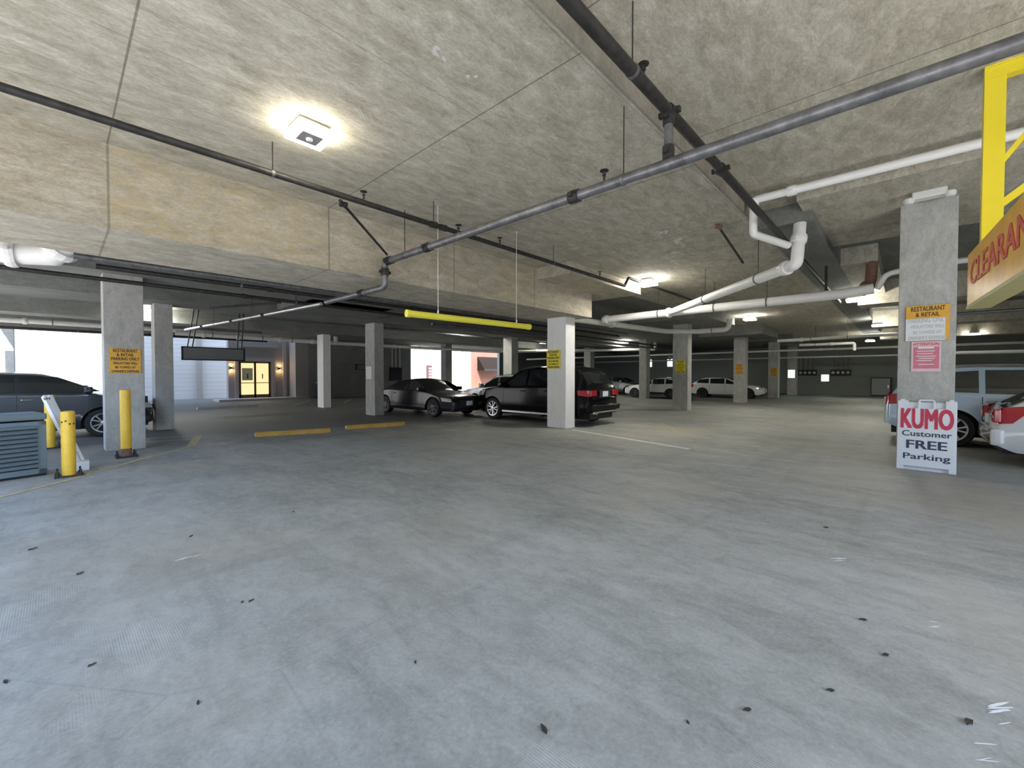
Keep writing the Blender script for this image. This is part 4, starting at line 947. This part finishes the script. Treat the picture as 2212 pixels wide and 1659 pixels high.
make_car('sports_sedan_car', 'gunmetal sports sedan with dark wheels facing the black SUV', (10.02, 13.95, 0), R(-86), cB, 'car_gun',
         sedan_glass(cB, 1.40, .93, -.5, .40, -.05), (.85, -.05, -1.0), 'alloy_dark', 7, ((.94, .28, .06, .05), (-1.6, -.9, .05, .05)),
         ((poly((1.90, .58), (2.30, .56)), poly((1.82, .72), (2.24, .67))),), ((poly((-2.33, .68), (-2.12, .70)), poly((-2.31, .86), (-2.08, .88))),),
         mirrors=(.80, .94), handles=((.10, .80), (-.85, .82)), grille=(.36, .62, .46), plate_f=.50, lower='alloy_dark')
# --- SUVs / wagons
def suv(L, W, H, wb, fo, wr, hood, belt, sill=.3, rear=.28, tumble=.26, ws=1.15):
    F = L/2; wf = F-fo; wx = (wf-wb, wf)
    top = [(-F, .66), (-F+.03, belt-.1), (-F+.10, belt+.02), (-F+rear+.12, H-.16), (-F+rear+.32, H-.05), (-F+1.3, H), (F-2.6, H-.005), (F-2.05, H-.07), (F-ws, hood+.03), (F-.45, hood-.06), (F-.12, hood-.18), (F-.02, .66), (F, .62)]
    bl = [(-F, belt-.03), (-F+.8, belt+.01), (F-ws, belt-.05), (F-.3, hood-.2), (F, .56)]
    return Car(L, W, top, bl, wx, wr, sill, tumble, .11)
def suv_glass(c, H, bz, x0, xs, xf):
    up = H-.11
    return [(poly((xs[0]+.04, bz+.03), (xf+.42, bz+.0), (xf+.68, bz+.0)), poly((xs[0]+.04, up), (xf-.10, up-.02), (xf+.60, bz+.03))),
            (poly((xs[1]+.04, bz+.04), (xs[0]-.04, bz+.03)), poly((xs[1]+.04, up), (xs[0]-.04, up))),
            (poly((x0-.30, bz+.08), (xs[1]-.05, bz+.05)), poly((x0-.10, up-.07), (xs[1]-.05, up-.01)))]
cC = suv(4.72, 1.92, 1.80, 2.88, .90, .375, 1.14, 1.14)
def suv_tail(t, c):
    x = -c.L/2
    obj('rear_window', mk(lambda bm: c.screen(bm, x+.16, x+.42, .10, .10)), M['glass'], t)
    for s in (-1, 1):
        b = NB(); box(b, x-.012, x+.06, *sorted((s*.48, s*.80)), .90, 1.06, .012); obj('tail_light', b, M['redlens'], t)
        b = NB(); box(b, x-.012, x+.05, *sorted((s*.55, s*.78)), .56, .60, .008); obj('reflector', b, M['redlens'], t)
    b = NB(); box(b, x-.05, x+.12, -.86, .86, .46, .64, .04); obj('rear_bumper', b, M['car_black'], t)
    obj('skid_trim', mk(box, x-.06, x+.05, -.7, .7, .40, .45, .01), M['chrome'], t)
    for s in (-1, 1): obj('exhaust_tip', mk(tube, [(x-.07, s*.58, .40), (x+.1, s*.58, .40)], .045, 12), M['chrome'], t)
    obj('plate_recess', mk(box, x-.008, x+.02, -.32, .32, .84, 1.06), M['black'], t)
make_car('suv_car', 'glossy black SUV with silver wheels and red tail lamp behind the bright column', (11.18, 8.97, 0), R(91), cC, 'car_black',
         suv_glass(cC, 1.80, 1.15, -1.55, (-.05, -1.05), .32), (.95, -.05, -1.05), 'alloy', 5, ((1.10, .40, .05, .05),),
         ((poly((1.92, .82), (2.28, .80)), poly((1.82, 1.0), (2.22, .95))),), ((poly((-2.34, .88), (-1.98, .92)), poly((-2.33, 1.06), (-1.95, 1.06))),),
         sill_trim='alloy', rails=True, mirrors=(.92, 1.16), handles=((.10, 1.0), (-.90, 1.02)), grille=(.55, .9, .5), plate=.95, extras=suv_tail)
cD = suv(4.55, 1.78, 1.53, 2.65, .92, .33, .98, 1.0, .24, .35)
make_car('wagon_car', 'silver wagon with black roof half hidden behind the sports sedan and black SUV', (13.75, 12.9, 0), R(93), cD, 'car_silver',
         suv_glass(cD, 1.53, 1.0, -1.55, (-.05, -1.0), .25), (.85, -.05, -1.0), 'alloy', 5, ((.98, .32, .05, .05), (-2.10, -1.85, .1, .1)),
         ((poly((1.85, .66), (2.20, .64)), poly((1.75, .82), (2.15, .78))),), ((poly((-2.26, .80), (-2.0, .82)), poly((-2.22, 1.0), (-1.98, 1.0))),),
         rails=True, mirrors=(.82, 1.02), handles=((.1, .88), (-.85, .9)), grille=(.45, .7, .5), plate=.85)
cE = sedan(4.6, 1.8, 1.42, 2.75, .92, .33)
make_car('grey_car', 'grey sedan in shade behind the black SUV, left of the white hatchback', (31.5, 17.4, 0), R(-90), cE, 'car_grey',
         sedan_glass(cE, 1.42, .99, -.5, .4, -.05), (.85, -.05, -1.0), 'alloy', 5, ((.85, .25, .06, .05), (-1.5, -.8, .05, .05)),
         ((poly((1.82, .64), (2.22, .62)), poly((1.75, .78), (2.18, .74))),), ((poly((-2.26, .70), (-2.05, .72)), poly((-2.24, .9), (-2.02, .92))),), mirrors=(.8, 1.0), plate_f=.5, grille=(.4, .6, .4))
cF = suv(3.9, 1.72, 1.38, 2.4, .8, .31, .90, .90, .24, .35)
make_car('white_suv_car', 'small white SUV parked left of the second column with the yellow sign', (27.6, 12.35, 0), R(92), cF, 'car_white',
         suv_glass(cF, 1.38, .9, -1.30, (-.05, -.9), .0), (.7, -.05, -.95), 'alloy_dark', 5, ((.66, .06, .05, .05),),
         ((poly((1.60, .60), (1.88, .58)), poly((1.5, .74), (1.84, .70))),), ((poly((-1.93, .66), (-1.72, .68)), poly((-1.9, .88), (-1.7, .9))),), mirrors=(.56, .92), plate=.75, lower='black')
cG = suv(4.5, 1.8, 1.40, 2.75, .9, .32, .92, .92, .24, .5, ws=1.15)
make_car('wagon_car', 'long white wagon with its nose right of the third column', (31.0, 8.85, 0), R(-84), cG, 'car_white',
         suv_glass(cG, 1.40, .92, -1.5, (.0, -.95), .15), (.8, .0, -.95), 'alloy_dark', 5, ((.96, .24, .05, .05),),
         ((poly((1.85, .60), (2.18, .58)), poly((1.75, .75), (2.12, .70))),), ((poly((-2.23, .68), (-2.0, .70)), poly((-2.2, .9), (-1.98, .92))),), mirrors=(.78, .94), plate_f=.48, grille=(.40, .56, .5))
# --- right edge: pale blue SUV and white hatchback
cH = suv(4.7, 1.86, 1.72, 2.72, .92, .375, 1.10, 1.08, .32, .3)
make_car('pale_blue_suv_car', 'pale blue SUV with silver wheels behind the tall grey column and the sidewalk sign', (13.7, -2.0, 0), R(-90), cH, 'car_blue',
         suv_glass(cH, 1.72, 1.09, -1.62, (-.0, -.85), .35), (.98, -.0, -.85), 'alloy', 5, ((1.08, .42, .05, .05), (-2.2, -1.98, .12, .1)),
         ((poly((1.92, .80), (2.26, .78)), poly((1.82, .96), (2.2, .92))),), ((poly((-2.33, .85), (-2.1, .87)), poly((-2.31, 1.08), (-2.06, 1.1))),), rails=True, mirrors=(.9, 1.1), handles=((.1, .97), (-.72, .98)), plate=.9, lower='black')
cI = suv(4.0, 1.70, 1.50, 2.45, .82, .32, .96, .96, .24, .55, tumble=.30)
def hatch_tail(t, c):
    x = -c.L/2
    for s in (-1, 1):
        b = NB(); box(b, x-.012, x+.08, *sorted((s*.60, s*.76)), .72, .94, .02); lm = obj('tail_light', b, M['redlens'], t)
        obj('clear_band', mk(box, x-.016, x+.05, *sorted((s*.61, s*.75)), .79, .84, .006), M['clearlens'], lm)
    b = NB(); box(b, x-.04, x+.12, -.80, .80, .34, .62, .05); obj('rear_bumper', b, M['car_white'], t)
    for s in (-1, 1): obj('fog_recess', mk(box, x-.046, x-.03, *sorted((s*.5, s*.72)), .40, .47), M['black'], t)
make_car('hatchback_car', 'white hatchback with a red tail lamp cut off by the right frame edge', (11.3, -3.08, 0), R(-90), cI, 'car_white',
         suv_glass(cI, 1.50, .97, -1.2, (.0, -.85), .15), (.75, 0, -.85), 'alloy', 5, ((.80, .2, .05, .05), (-1.88, -1.55, .12, .1)),
         ((poly((1.62, .66), (1.92, .64)), poly((1.55, .82), (1.88, .78))),), ((poly((-1.97, .70), (-1.80, .72)), poly((-1.92, .97), (-1.55, 1.02))),), mirrors=(.7, 1.0), handles=((.1, .85),), plate=.75, extras=hatch_tail)
